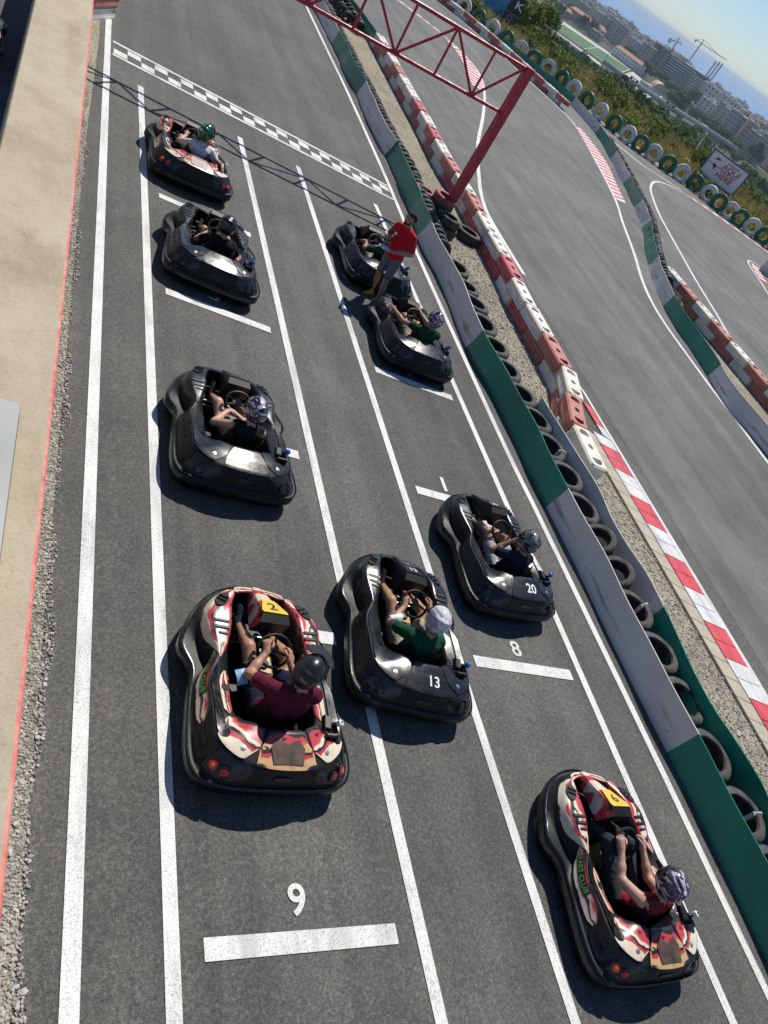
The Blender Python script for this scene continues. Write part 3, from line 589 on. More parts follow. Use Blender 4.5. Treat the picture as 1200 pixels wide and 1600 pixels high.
# ------------------------------------------------------------------ interlocking plastic blocks
def block_mesh(name, mat, L=1.14, Wd=0.40, H=0.25):
    mb = MB(); c = 0.06
    out = [(L / 2 - c, Wd / 2), (L / 2, Wd / 2 - c), (L / 2, -Wd / 2 + c), (L / 2 - c, -Wd / 2), (-L / 2 + c, -Wd / 2), (-L / 2, -Wd / 2 + c), (-L / 2, Wd / 2 - c), (-L / 2 + c, Wd / 2)]
    n = len(out); b = 0.030
    def rg(z, d): return [(x * (1 - d / (L / 2)), y * (1 - d / (Wd / 2)), z) for x, y in out]
    vs = rg(0, 0) + rg(H * .30, 0) + rg(H * .34, .008) + rg(H * .60, .008) + rg(H * .64, 0) + rg(H - b, 0) + rg(H, b)
    mb.add(vs, [(k * n + i, k * n + (i + 1) % n, (k + 1) * n + (i + 1) % n, (k + 1) * n + i) for k in range(6) for i in range(n)])
    # top face cut by three pockets
    x0, x1, yy = -L / 2 + b * 1.0, L / 2 - b * 1.0, Wd / 2 - b
    xs = [x0, -L * .145, L * .145, x1]
    for k in range(3):
        a, e = xs[k], xs[k + 1]; cx, cy = (a + e) / 2, 0; N = 20
        rx, ry = ((e - a) * .36, yy * .66) if k != 1 else ((e - a) * .22, yy * .34)
        sq = []; ci = []; lo = []
        for i in range(N):
            t = 2 * math.pi * i / N + math.pi / N; dx, dy = math.cos(t), math.sin(t); m = max(abs(dx), abs(dy))
            sq.append((cx + dx / m * (e - a) / 2, cy + dy / m * yy, H))
            if k == 1: q = (cx + dx * rx, cy + dy * ry)
            else:
                sgn = -1 if k == 0 else 1; q = (cx + (dx * rx if dx * sgn > -0.25 else -0.25 * sgn * rx), cy + dy * ry)
            ci.append((*q, H)); lo.append((*q, H - 0.09))
        mb.add(sq + ci + lo, [(i, (i + 1) % N, N + (i + 1) % N, N + i) for i in range(N)] + [(N + i, N + (i + 1) % N, 2 * N + (i + 1) % N, 2 * N + i) for i in range(N)] + [tuple(range(2 * N, 3 * N))])
    return mb.mesh(name, mat, True, 42)
B_ = {c: block_mesh('barrier_block', M['block_' + c]) for c in ('white', 'brick', 'crimson')}
words = dict(white='white', brick='faded brick red', crimson='crimson')
def block_row(path, g, where, group, first=0, crim=(), low_shift=0.5, L=1.15, tilt=TH, z0=0.0, seq=None):
    P, s = spline(path, 0.02); n = int((s[-1]) / L); nmax = (n, n - 1)
    for lv in (0, 1):
        for k in range(n):
            sc = (k + 0.5) * L - (L * low_shift if lv == 0 else 0)
            if sc < 0: sc = 0.3 * L
            if sc > s[-1]: continue
            p = np.array([np.interp(sc, s, P[:, 0]), np.interp(sc, s, P[:, 1])]); q = np.array([np.interp(sc + .3, s, P[:, 0]), np.interp(sc + .3, s, P[:, 1])]); r_ = np.array([np.interp(sc - .3, s, P[:, 0]), np.interp(sc - .3, s, P[:, 1])])
            ang = math.atan2(q[1] - r_[1], q[0] - r_[0])
            sq = seq[lv] if seq else ''; ke = nmax[lv] - k
            odd = (k + first + lv) % 2
            c = {'W': 'white', 'B': 'brick', 'C': 'crimson'}[sq[ke]] if 0 <= ke < len(sq) else ('white' if odd else 'brick')
            pos = g(p[0], p[1], z0 + lv * 0.252)
            mw = Matrix.Translation(pos) @ Matrix.Rotation(tilt, 4, 'Y') @ Matrix.Rotation(ang + rnd.uniform(-.015, .015), 4, 'Z')
            tag(link('barrier_block', B_[c], None, mw), '%s plastic block, %s course of %s' % (words[c], 'upper' if lv else 'lower', where), 'barrier block', group + ', ' + words[c] + (' upper' if lv else ' lower'))
block_row([(11.72, 33.4), (11.6, 30.5), (11.48, 27.7), (11.38, 25), (11.2, 22.2), (11.22, 20), (11.14, 18.4), (11.06, 17.0), (11.0, 15.8), (10.84, 14.4), (10.80, 13.3), (10.76, 12.2), (10.66, 11.2), (10.28, 10.3), (9.98, 9.5), (9.86, 8.6), (9.86, 8.1)], gtrack, 'the long row beside the gravel', 'long block row', 0, (), seq=('BWBWBCWCBCWCWBWBWCWBWBW', 'WBWBWWCWWBWBWCWCWWBWBWB'))
block_row([(20.86, 22.2), (20.82, 20.4), (20.80, 18.1), (20.82, 15.9), (20.9, 11.5)], gflat, 'the right hand row beyond the winding belt', 'right hand block row', 0, (), tilt=0)
Pk, sk_ = spline(W2, 0.1); nk = -normals2(Pk)
rowC = [(Pk[i][0] + nk[i][0] * .55, Pk[i][1] + nk[i][1] * .55) for i in range(0, len(Pk), 12) if Pk[i][1] > 41.8]
block_row(rowC, gflat, 'the far row below the painted tyres', 'far block row', 0, (), tilt=0, L=1.3)
for z, c in ((0, 'white'), (.252, 'brick')):
    mw = MT @ Matrix.Translation((1.19, 19.35, z)) @ Matrix.Rotation(R(62), 4, 'Z')
    tag(link('barrier_block', B_[c], None, mw), 'faded red plastic block on a white one at the pit wall' if z else 'white plastic block under a red one at the pit wall', 'barrier block')

# ------------------------------------------------------------------ red start gantry
gy = 17.75; zb, zt = 2.36, 3.38; post_x = 9.52
gan = empty('start_gantry', Matrix.Translation((post_x, gy, -post_x * TAN))); tag(gan, 'red steel start gantry with a lattice beam spanning the grid', 'gantry')
def local(p): return Vector(p) - Vector((post_x, gy, -post_x * TAN))
def bar(name, a, b, r, n=4):
    mb = MB(); mb.tube([local(a), local(b)], r, n); return mb.build(name, M['truss_red'], gan)
for px in (post_x, -1.25):
    mb = MB(); z0 = -px * TAN; mb.box(local((px, gy, (z0 + zt + .06) / 2)), (0.20, 0.20, zt + .06 - z0), 0, None, 0.012); mb.build('post', M['truss_post'], gan)
    mb = MB(); mb.box(local((px, gy, z0 + .012)), (0.36, 0.36, 0.02), 0); mb.build('base_plate', M['truss_red'], gan)
bar('top_chord', (-1.15, gy, zt), (post_x - .1, gy, zt), 0.041, 8); bar('bottom_chord', (-1.15, gy, zb), (post_x - .1, gy, zb), 0.041, 8)
nodes = [8.58 - 1.022 * i for i in range(10)]
for i, x in enumerate(nodes):
    if x < -1.0: break
    bar('strut', (x, gy, zb), (x, gy, zt), 0.031, 6)
    if i % 2 == 0:
        for dx in (1.022, -1.022):
            xe = min(x + dx, post_x - .1); 
            if xe > -1.1: bar('brace', (x, gy, zb), (xe, gy, zt), 0.031, 6)
# ------------------------------------------------------------------ the rental kart
# one half, front centre to rear centre: bumper outline, panel foot, ridge, inner ledge, cockpit lip
STN = [
 ((0, 1.00), (0, .945, .27), (0, .92, .33), (0, .875, .335), (0, .845, .27)),
 ((.26, .945), (.235, .90, .28), (.225, .87, .36), (.20, .82, .37), (.20, .80, .29)),
 ((.43, .835), (.40, .79, .31), (.375, .735, .41), (.295, .69, .425), (.275, .67, .34)),
 ((.555, .70), (.52, .64, .33), (.495, .58, .435), (.335, .555, .455), (.305, .54, .38)),
 ((.655, .52), (.585, .46, .31), (.535, .42, .435), (.345, .40, .45), (.315, .40, .38)),
 ((.735, .28), (.555, .26, .28), (.505, .25, .425), (.385, .25, .43), (.34, .26, .36)),
 ((.655, .06), (.51, .10, .26), (.475, .10, .42), (.43, .10, .41), (.355, .10, .34)),
 ((.675, -.15), (.632, -.13, .28), (.565, -.13, .41), (.49, -.12, .395), (.37, -.12, .36)),
 ((.705, -.40), (.665, -.40, .28), (.57, -.40, .43), (.48, -.38, .405), (.38, -.36, .37)),
 ((.725, -.65), (.682, -.64, .27), (.565, -.63, .435), (.455, -.58, .435), (.335, -.50, .42)),
 ((.705, -.83), (.662, -.81, .27), (.52, -.755, .44), (.38, -.67, .475), (.26, -.56, .485)),
 ((.61, -.95), (.565, -.925, .275), (.405, -.855, .445), (.28, -.755, .485), (.18, -.60, .51)),
 ((.36, -1.0), (.335, -.972, .28), (.24, -.93, .45), (.17, -.785, .49), (.12, -.62, .52)),
 ((0, -1.01), (0, -.98, .28), (0, -.955, .455), (0, -.79, .495), (0, -.63, .525))]
def _profile(st):
    (bx, by), P4, P6, P8, P9 = st
    l = math.hypot(bx, by); ux, uy = bx / l, by / l; o = lambda d, z: (bx - ux * d, by - uy * d, z)
    up = (P9[0] * 1.02, P9[1] * 1.0, .08)
    return [o(.055, .05), o(.025, .12), o(0, .145), o(.0, .222), o(.022, .246), (P4[0], P4[1], P4[2] - .028), P6, P8, P9, up]
CP = np.array([_profile(s) for s in STN])                     # 14 stations x 10 control points
NS = len(STN) - 1
def _cr(a, b, c, d, t): return 0.5 * (2 * b + (c - a) * t + (2 * a - 5 * b + 4 * c - d) * t * t + (3 * b - a - 3 * c + d) * t ** 3)
def _ctrl(s):
    m = s > NS; s2 = 2 * NS - s if m else s
    if s2 < 0: m = True; s2 = -s2
    i = min(int(s2), NS - 1); t = s2 - i
    def g(k):
        if k < 0: q = CP[-k].copy(); q[:, 0] *= -1; return q
        if k > NS: q = CP[2 * NS - k].copy(); q[:, 0] *= -1; return q
        return CP[k]
    P = _cr(g(i - 1), g(i), g(i + 1), g(i + 2), t)
    if m: P = P.copy(); P[:, 0] *= -1
    return P
def S(s, q, P=None):
    """point of the body surface: s along the outline (0 front .. 13 rear .. 26 front), q from bumper foot 0 to cockpit floor 9"""
    if P is None: P = _ctrl(s)
    n = len(P); q = min(max(q, 0), n - 1); i = min(int(q), n - 2); t = q - i; r = .17
    k = i if t < r else i + 1 if t > 1 - r else -1                 # straight faces, small radius on every crease
    if 0 < k < n - 1:
        u = (q - k + r) / (2 * r); A = P[k] + (P[k - 1] - P[k]) * r; B = P[k] + (P[k + 1] - P[k]) * r
        return (1 - u) ** 2 * A + 2 * u * (1 - u) * P[k] + u * u * B
    return P[i] + (P[i + 1] - P[i]) * t
def SN(s, q):
    e = 1e-2; a = S(s + e, q) - S(s - e, q); b = S(s, q + e) - S(s, q - e); n = np.cross(a, b); n /= (np.linalg.norm(n) + 1e-9)
    return n if n[2] > -0.3 and (n[2] > 0 or q < 5) else -n
def frame(s, q, lift=0.0, mirror=False):
    p = S(s, q); n = SN(s, q); 
    if n[2] < 0: n = -n
    t = S(s + 1e-2, q) - S(s - 1e-2, q); t /= np.linalg.norm(t); b = np.cross(n, t)
    p = p + n * lift
    m = Matrix(((t[0], b[0], n[0], p[0]), (t[1], b[1], n[1], p[1]), (t[2], b[2], n[2], p[2]), (0, 0, 0, 1)))
    return m
DECK = []                                                      # triangles that lettering is laid on
def panel(name, mat, s0, s1, q0, q1, lift=0.006, parent=None, mirror=False, rnd_end=0.0, ns=None, nq=17, smooth=True, deck=False):
    ns = ns or max(6, int(abs(s1 - s0) * 5)); V = []; uv = []; L = 0; prev = None
    def ends(s):
        if not rnd_end: return 1
        e = min(s - s0, s1 - s) / rnd_end
        return 1 if e >= 1 else 0.25 + 0.75 * math.sqrt(max(0, 1 - (1 - e) ** 2))
    rows = []
    for s in np.linspace(s0, s1, ns):
        qa = q0(s) if callable(q0) else q0; qb = q1(s) if callable(q1) else q1; c = (qa + qb) / 2; w = ends(s)
        qs = c + (np.linspace(qa, qb, nq) - c) * w
        P = [S(s, q) + SN(s, q) * lift for q in qs]; mid = P[nq // 2]
        if prev is not None: L += np.linalg.norm(mid - prev)
        prev = mid; e0 = S(s, qs[0]) - SN(s, qs[0]) * .004; e1 = S(s, qs[-1]) - SN(s, qs[-1]) * .004
        P = [e0] + P + [e1]; rows.append(P); uv += [((j) / (nq + 1), L) for j in range(nq + 2)]
    A = np.array(rows); skirt0 = A[0].copy(); skirt1 = A[-1].copy()
    for j in range(A.shape[1]):
        skirt0[j] -= np.array([0, 0, lift + .006]); skirt1[j] -= np.array([0, 0, lift + .006])
    A = np.concatenate([skirt0[None], A, skirt1[None]]); uv = uv[:nq + 2] + uv + uv[-(nq + 2):]
    if mirror: A = A * np.array([-1, 1, 1])
    mb = MB(); mb.grid(A); mb.uv = uv
    if mirror: mb.f = [f[::-1] for f in mb.f]
    if deck:
        DECK.append(([Vector(p) for p in mb.v], mb.f))
    return mb.build(name, mat, parent, None, smooth, 38)
def QS(a, b): return [float(x) for k in range(a, b + 1) for x in ((k - .17, k - .07, k, k + .07, k + .17)) if a <= x <= b]
def smooth01(x): x = min(max(x, 0), 1); return x * x * (3 - 2 * x)

def make_kart(style):
    liv = style == 'livery'
    skinm = M['livery'] if liv else M['kart_grey']; rear = M['livery_warm'] if liv else M['kart_grey']; side = M['kart_matte'] if liv else M['kart_black']
    t = empty('go_kart', Matrix.Identity(4)); DECK.clear()
    # bumper hoop and body tub, all round
    ss = np.linspace(0, 26, 161)[:-1]
    def hoop(name, qs, mat):
        mb = MB(); mb.grid(np.array([[S(s, q, _ctrl(s)) for q in qs] for s in ss]), 0, True); o = mb.build(name, mat, t, None, True, 40); return o, mb
    hoop('bumper', [q for q in QS(0, 5) if q < 4.1] + [4.12], M['kart_black'])
    _, hb = hoop('body_tub', [4.12, 4.5] + QS(5, 9), M['kart_matte'])
    DECK.append(([Vector(p) for p in hb.v], hb.f))
    # groove lip that runs round the top of the bumper
    mb = MB(); mb.grid(np.array([[S(s, q) + SN(s, q) * (.017 if 0.2 < k < 2.8 else -.004) for k, q in enumerate((3.5, 3.62, 3.9, 4.05))] for s in ss]), 0, True); mb.build('bumper_rail', M['kart_grey'], t, None, True, 40)
    for mir in (False, True):
        pod = panel('front_fender', skinm, 1.35, 6.2, lambda s: 5.35 + .55 * smooth01((s - 4.6) / 1.5) + .25 * smooth01((2.2 - s) / .8), lambda s: 7.55 - .35 * smooth01((s - 5) / 1.2), .008, t, mir, .5, deck=True)
        for k, (s_, l) in enumerate(((4.02, .125), (4.42, .115), (4.78, .075))):
            mb = MB(); F = frame(s_, 6.55 + .05 * k, .013)
            w = .016 if k < 2 else .012
            Mx = F.to_3x3()
            mb.box(F.translation, (w * 1.9, l * 1.12, .006), 1, Mx, .002); mb.box(F @ Vector((0, 0, .004)), (w, l, .006), 0, Mx)
            if mir: mb.v = [(-x, y, z) for x, y, z in mb.v]; mb.f = [f[::-1] for f in mb.f]
            mb.build('vent_slot', [M['ink_black'], M['kart_grey'] if not liv else M['kart_matte']], pod)
        mb = MB(); F = frame(2.55, 6.35, .010); Mx = F.to_3x3()
        plate(mb, [(math.cos(a) * .10, math.sin(a) * .055) for a in np.linspace(0, 2 * math.pi, 20, endpoint=False)], 0, .008, .004, 0)
        mb.v = [tuple(F @ Vector(p)) for p in mb.v]
        for dx in (-.03, .02): mb.box(F @ Vector((dx, 0, .016)), (.018, .085, .014), 1, Mx, .003)
        if mir: mb.v = [(-x, y, z) for x, y, z in mb.v]; mb.f = [f[::-1] for f in mb.f]
        mb.build('air_scoop', [M['kart_matte'], M['kart_grey']], pod)
        # long side: outer panel, ridge, tray beside the seat
        if liv: panel('side_strip', skinm, 5.75, 8.5, lambda s: 5.2 + .25 * smooth01((6.6 - s) / .8), lambda s: 6.05 - .3 * smooth01((s - 7.6) / 1), .007, t, mir, .5, deck=True)
        sp = panel('side_panel', side, (8.45 if liv else 6.35), 10.1, 5.12, lambda s: 6.0, .010, t, mir, .45)
        for k in range(4):
            mb = MB(); F = frame(7.35 + .33 * k if not liv else 8.7 + .22 * k, 5.55, .016); mb.box(F.translation, (.035, .012, .01), 0, F.to_3x3() @ Matrix.Rotation(.5, 3, 'Z'), .003)
            if mir: mb.v = [(-x, y, z) for x, y, z in mb.v]; mb.f = [f[::-1] for f in mb.f]
            mb.build('louvre', M['kart_grey'], sp)
        panel('side_ridge', M['kart_grey'] if not liv else M['kart_black'], 6.5, 9.7, 6.15, 6.85, .014, t, mir, .7)
        panel('seat_tray', skinm, 6.7, 8.45, 7.1, 8.0, .007, t, mir, .2, deck=True)
        if liv:
            mb = MB(); F = frame(7.35, 7.55, .010); plate(mb, [(math.cos(a) * .032, math.sin(a) * .04) for a in np.linspace(0, 2 * math.pi, 18, endpoint=False)], 0, .004, .002); mb.v = [tuple(F @ Vector(p)) for p in mb.v]
            if mir: mb.v = [(-x, y, z) for x, y, z in mb.v]; mb.f = [f[::-1] for f in mb.f]
            mb.build('tray_plug', M['ink_black'], t)
        rq = panel('rear_quarter', skinm, 8.6, 11.45, lambda s: 6.08 + .5 * smooth01((9.2 - s) / .6), lambda s: 7.97 - .1 * smooth01((s - 10.5)), .010, t, mir, .35, deck=True)
        mb = MB(); F = frame(10.75, 6.55, .012); mb.ring([(0.001, .01), (.008, .010), (.012, .004), (.022, .003), (.022, 0), (0.001, 0)], 14, F, 0, False)
        if mir: mb.v = [(-x, y, z) for x, y, z in mb.v]; mb.f = [f[::-1] for f in mb.f]
        mb.build('fastener', M['steel'], rq, None, True)
        # tail lamps
        lp = panel('lamp_panel', M['kart_grey'], 10.0, 12.0, 5.15, 5.95, .006, t, mir, .35)
        for s_, m_, r_ in ((10.55, 'lens_orange', .048), (11.15, 'lens_red', .042)):
            F = frame(s_, 5.42, .012); mm = M[m_] if liv else M['lens_smoke']
            mb = MB(); mb.ring([(r_, 0), (r_ * 1.22, .002), (r_ * 1.22, .012), (r_, .016)], 20, F, 0)
            mb.ring([(.001, .022), (r_ * .4, .021), (r_ * .8, .015), (r_, .008)], 20, F, 1, False)
            if m_ == 'lens_orange' and liv: mb.ring([(.001, .024), (r_ * .35, .0235), (r_ * .45, .021)], 16, F, 2, False)
            if mir: mb.v = [(-x, y, z) for x, y, z in mb.v]; mb.f = [f[::-1] for f in mb.f]
            mb.build('tail_lamp', [M['kart_grey'], M['lens_red'] if liv else mm, M['lens_orange']], t, None, True, 40)
    panel('rear_deck', rear, 11.6, 14.4, 6.08, 7.95, .012, t, False, .15, deck=True)
    if liv:
        F = frame(13, 6.9, .014); mb = MB(); plate(mb, [(-.13, -.10), (.13, -.10), (.15, .03), (.10, .10), (0, .06), (-.10, .10), (-.15, .03)], 0, .003, .001)
        mb.v = [tuple(F @ Vector((x, -y, z))) for x, y, z in mb.v]; mb.build('deck_patch', varied_patch(), t)
    panel('nose_rim', skinm, -1.3, 1.3, 6.0, 7.4, .006, t, False, .3)
    # number plate along the tail
    mb = MB(); F = frame(13, 5.55, .006); mb.box(F.translation, (.16, .05, .01), 0, F.to_3x3(), .004); mb.build('tail_plate', M['kart_grey'], t)
    # steering fairing in the middle of the nose
    mb = MB()
    A = [(-.035, .92, .35), (.035, .92, .35), (.125, .42, .63), (-.125, .42, .63), (-.14, .34, .60), (.14, .34, .60), (-.06, .90, .28), (.06, .90, .28), (.16, .38, .40), (-.16, .38, .40), (.045, .68, .50), (-.045, .68, .50), (-.08, .67, .485), (.08, .67, .485)]
    mb.add(A, [(0, 1, 10, 11), (11, 10, 2, 3)], 1); mb.add(A, [(3, 2, 5, 4)], 2); mb.add(A, [(1, 7, 13), (1, 13, 10), (13, 7, 8), (10, 13, 2), (13, 8, 2), (2, 8, 5), (6, 0, 12), (0, 11, 12), (6, 12, 9), (12, 3, 9), (12, 11, 3), (9, 3, 4)], 0); mb.add(A, [(5, 8, 9, 4)], 2)
    mb.add(A, [(6, 7, 1, 0)], 0)
    mb.uv = [(.18 + .9 * abs(p[2] - .45) + .3 * abs(p[0]), p[1]) for p in mb.v]
    np_ = mb.build('nose_fairing', [M['kart_matte'] if not liv else M['livery'], M['kart_grey'] if not liv else M['livery'], M['kart_matte']], t)
    mb = MB(); pl = [(-.06, .645), (.06, .645), (.125, .46), (.12, .425), (-.12, .425), (-.125, .46)]
    zf = lambda y: .50 + (.63 - .50) * (.68 - y) / .26 + .008
    plate(mb, [(x, y) for x, y in pl], 0, .006, .002); mb.v = [(x, y, z + zf(y)) for x, y, z in mb.v]
    mb.build('number_plate', M['yellow'] if liv else M['kart_grey'], t)
    # cockpit
    mb = MB(); lip = [S(s, 9.0) for s in np.linspace(0, 26, 40)[:-1]]; mb.add([(p[0], p[1], .075) for p in lip], [tuple(range(39))]); mb.build('floor_pan', M['kart_matte'], t)
    rows = []
    for v in np.linspace(0, 1, 15):
        if v < .45: y, z = .02 - .36 * v / .45, .13 - .03 * math.sin(v / .45 * math.pi)
        else:
            k = (v - .45) / .55; y, z = -.36 - .21 * k ** 1.1 - .05 * math.sin(k * 3.1), .13 + .36 * k ** 1.1
        rows.append([(.225 * u * (1 - .12 * max(0, v - .7) / .3), y + (.10 * abs(u) ** 3 if v > .45 else 0), z + (.17 - .05 * v) * abs(u) ** 3.2) for u in np.linspace(-1, 1, 15)])
    A = np.array(rows); mb = MB(); mb.grid(A); mb.grid(A[:, ::-1] + np.array([0, -.004, -.02])); mb.build('seat', M['kart_matte'], t, None, True, 60)
    mb = MB(); mb.box((0, .12, .19), (.20, .22, .20), 0, None, .03); mb.ring([(.03, .29), (.045, .29), (.045, .315), (.001, .32)], 14, Matrix.Translation((0, .12, 0)), 1, False); mb.build('fuel_tank', [M['tank_tan'], M['ink_black']], t)
    sw = Matrix.Translation((0, .13, .52)) @ Matrix.Rotation(R(38), 4, 'X')
    ring_p = [(.155 * math.cos(a), (.155 if math.sin(a) < .0 else .125) * math.sin(a), 0) for a in np.linspace(0, 2 * math.pi, 37)]
    mb = MB(); mb.tube([sw @ Vector(p) for p in ring_p], .0145, 8, 0, False); st_ = mb.build('steering_wheel', M['kart_matte'], t, None, True)
    mb = MB()
    for a in (200, 340, 90): mb.tube([sw @ Vector((.02 * math.cos(R(a)), .02 * math.sin(R(a)), -.012)), sw @ Vector((.145 * math.cos(R(a)), (.115 if a == 90 else .145) * math.sin(R(a)), 0))], [.016, .010], 6)
    mb.ring([(.001, .006), (.04, .004), (.045, -.012), (.001, -.016)], 16, sw, 0, False); mb.build('wheel_spokes', M['black_metal'], st_, None, True)
    mb = MB(); mb.tube([sw @ Vector((0, 0, -.01)), (0, .42, .40), (0, .62, .22)], .014, 8); mb.build('steering_column', M['black_metal'], t)
    for sx in (-1, 1):
        mb = MB(); mb.tube([(0, .50, .16), (sx * .24, .50, .15)], .010, 6); mb.tube([(sx * .06, .44, .13), (sx * .24, .42, .14)], .008, 6); mb.build('tie_rod', M['steel'], t)
        mb = MB(); mb.tube([(sx * .19, .62, .10), (sx * .19, .66, .22), (sx * .14, .67, .25)], .011, 6); mb.box((sx * .185, .655, .215), (.085, .015, .06), 0, Matrix.Rotation(-.4, 3, 'X'), .004); mb.build('pedal', M['black_metal'], t)
    for sx, y, r_, w_ in ((1, .44, .135, .12), (-1, .44, .135, .12), (1, -.62, .14, .17), (-1, -.62, .14, .17)):
        mb = MB(); F = Matrix.Translation((sx * .57, y, r_)) @ Matrix.Rotation(R(90), 4, 'Y')
        mb.ring([(r_ * .55, -w_ / 2), (r_ * .9, -w_ / 2), (r_, -w_ * .3), (r_, w_ * .3), (r_ * .9, w_ / 2), (r_ * .55, w_ / 2)], 22, F); wh = mb.build('wheel', M['rubber'], t, None, True)
        mb = MB(); mb.ring([(.02, -w_ * .4), (r_ * .56, -w_ * .45), (r_ * .56, w_ * .45), (.02, w_ * .4)], 16, F); mb.build('rim', M['steel'], wh, None, True)
    # engine cover bits behind the seat on the right, and the release knob on its bracket
    mb = MB(); mb.box((.40, -.53, .50), (.07, .13, .06), 0, Matrix.Rotation(-.2, 3, 'Z'), .01); mb.box((.47, -.60, .485), (.05, .10, .07), 0, None, .01); mb.box((.42, -.64, .50), (.10, .03, .05), 0, None, .006); mb.tube([(.43, -.55, .53), (.475, -.56, .55)], .02, 10); br = mb.build('knob_bracket', M['black_metal'], t)
    mb = MB(); F = Matrix.Translation((.475, -.56, .545)) @ Matrix.Rotation(.35, 4, 'Y'); mb.ring([(.001, .05), (.022, .05), (.029, .044), (.029, .014), (.022, .0), (.001, 0)], 14, F, 0, False); mb.ring([(.001, .053), (.012, .053), (.012, .05)], 10, F, 1, False); mb.build('knob', [M['ink_white'] if liv else M['cap_blue'], M['ink_black'] if liv else M['kart_grey']], br, None, True)
    # pipework in the well
    mb = MB(); mb.tube([(.25, .3, .12), (.27, 0, .14), (.29, -.3, .18), (.25, -.5, .25)], .018, 8); mb.build('cable', M['ink_black'], t, None, True)
    mb = MB(); mb.box((-.03, .36, .14), (.12, .16, .10), 0, None, .01); mb.box((.08, .30, .11), (.06, .20, .06), 0, None, .006); mb.build('control_box', M['black_metal'], t)
    return t
_pm = {}
def varied_patch():
    if 'p' not in _pm: _pm['p'] = varied('brown_sticker', (0.05, 0.035, 0.028), (0.13, 0.075, 0.05), 9, 0.35)
    return _pm['p']
def lay_text(s, size, x, y, rz, mat, parent, wscale=1.0, lift=.004, name='lettering'):
    """lettering laid over the bodywork from above"""
    v, f = text_mesh(s, size); V = []; allv = []; allf = []
    for a, b in DECK_SAVE[parent.name]:
        o = len(allv); allv += a; allf += [tuple(o + i for i in q) for q in b]
    bv = BVHTree.FromPolygons(allv, allf); c, sn = math.cos(rz), math.sin(rz)
    for p in v:
        px_, py_ = p[0] * wscale, p[1]; X = x + px_ * c - py_ * sn; Y = y + px_ * sn + py_ * c
        h = bv.ray_cast(Vector((X, Y, 2)), Vector((0, 0, -1)))[0]
        V.append((X, Y, (h.z if h else .45) + lift))
    mb = MB(); mb.add(V, f); return mb.build(name, mat, parent)
def side_text(s, size, sc_, qc, parent, mat, back):
    """lettering that follows the left flank, read from the nose towards the tail"""
    v, f = text_mesh(s, size); ds = np.linalg.norm(S(sc_ + .5, qc) - S(sc_ - .5, qc)); dq = np.linalg.norm(S(sc_, qc + .25) - S(sc_, qc - .25)) * 2
    mp = lambda a, b, l: (lambda p: (-p[0], p[1], p[2]))(S(sc_ + a / ds, qc + b / dq) + SN(sc_ + a / ds, qc + b / dq) * l)
    w = max(p[0] for p in v) + .012; hh = size * .52
    mb = MB(); mb.grid(np.array([[mp(a, b, .0095) for b in np.linspace(-hh, hh, 6)] for a in np.linspace(-w, w, 22)])); pt = mb.build('side_label', back, parent)
    mb = MB(); mb.add([mp(p[0], p[1], .0125) for p in v], f); mb.build('side_lettering', mat, pt)
DECK_SAVE = {}
kart_liv = make_kart('livery'); DECK_LIV = [(list(a), list(b)) for a, b in DECK]
kart_blk = make_kart('black'); DECK_BLK = [(list(a), list(b)) for a, b in DECK]
KARTS = [  # x, y on the straight, heading, style, label
 (2.95, 3.50, 0.0, 'l', 'red and cream go kart with yellow number 2 plate, its driver in a maroon shirt'),
 (4.69, 4.33, -6.2, 'b', 'black go kart with white number 13 on its rear deck'),
 (6.56, 5.84, 3.0, 'b', 'black go kart with white number 20 on its rear deck'),
 (2.96, 6.80, 1.1, 'b', 'black go kart whose driver wears a black sleeveless top and striped helmet'),
 (6.46, 1.83, -0.2, 'l', 'red and cream go kart with yellow number 6 plate, its driver in a red vest'),
 (3.05, 10.86, -2.0, 'b', 'black go kart second from the start line in the left column, driver all in black'),
 (2.86, 13.86, 2.5, 'l', 'red and cream go kart at the head of the left column, driver in green helmet'),
 (6.44, 13.12, 4.0, 'b', 'black go kart at the head of the right column, partly behind the standing man'),
 (6.63, 10.75, 0.5, 'b', 'black go kart just below the standing man, driver in green shirt and dark helmet'),
 (-0.90, 15.2, 2.0, 'l', 'red and cream go kart parked in the pit lane behind the concrete wall')]
kmw = []
used = {}
for x, y, a, st, lab in KARTS:
    src = kart_liv if st == 'l' else kart_blk
    o = src if src.name not in used else copy_tree(src); used[src.name] = 1
    mw = MT @ Matrix.Translation((x, y, 0)) @ Matrix.Rotation(R(a), 4, 'Z'); o.matrix_world = mw
    tag(o, lab, 'go kart', 'go karts on the grid' if x > 0 else None); kmw.append((o, mw)); DECK_SAVE[o.name] = DECK_LIV if st == 'l' else DECK_BLK
def plate_text(o, s, mat, size=.13):
    v, f = text_mesh(s, size); mb = MB(); V = []
    for p in v:
        y = .525 + p[1] * .9; V.append((p[0], y, .50 + (.63 - .50) * (.68 - y) / .26 + .0165))
    mb.add(V, f); return mb.build('plate_number', mat, o)
K = [k[0] for k in kmw]
plate_text(K[0], '2', M['ink_black'], .17); plate_text(K[4], '6', M['ink_black'], .15); plate_text(K[1], '13', M['ink_white'], .11); plate_text(K[2], '20', M['ink_white'], .11)
lay_text('13', .15, .055, -.82, 0, M['ink_white'], K[1], 1.0, .006, 'race_number')
lay_text('20', .17, .06, -.80, 0, M['ink_white'], K[2], 1.0, .006, 'race_number')
for k in (0, 4):
    side_text('KART CLUB', .064, 6.85, 5.64, K[k], M['ink_green'], M['ink_black'])
    lay_text('SENSOR', .03, -.43, -.30, R(-90), M['ink_black'], K[k], 1.0, .012, 'small_lettering')

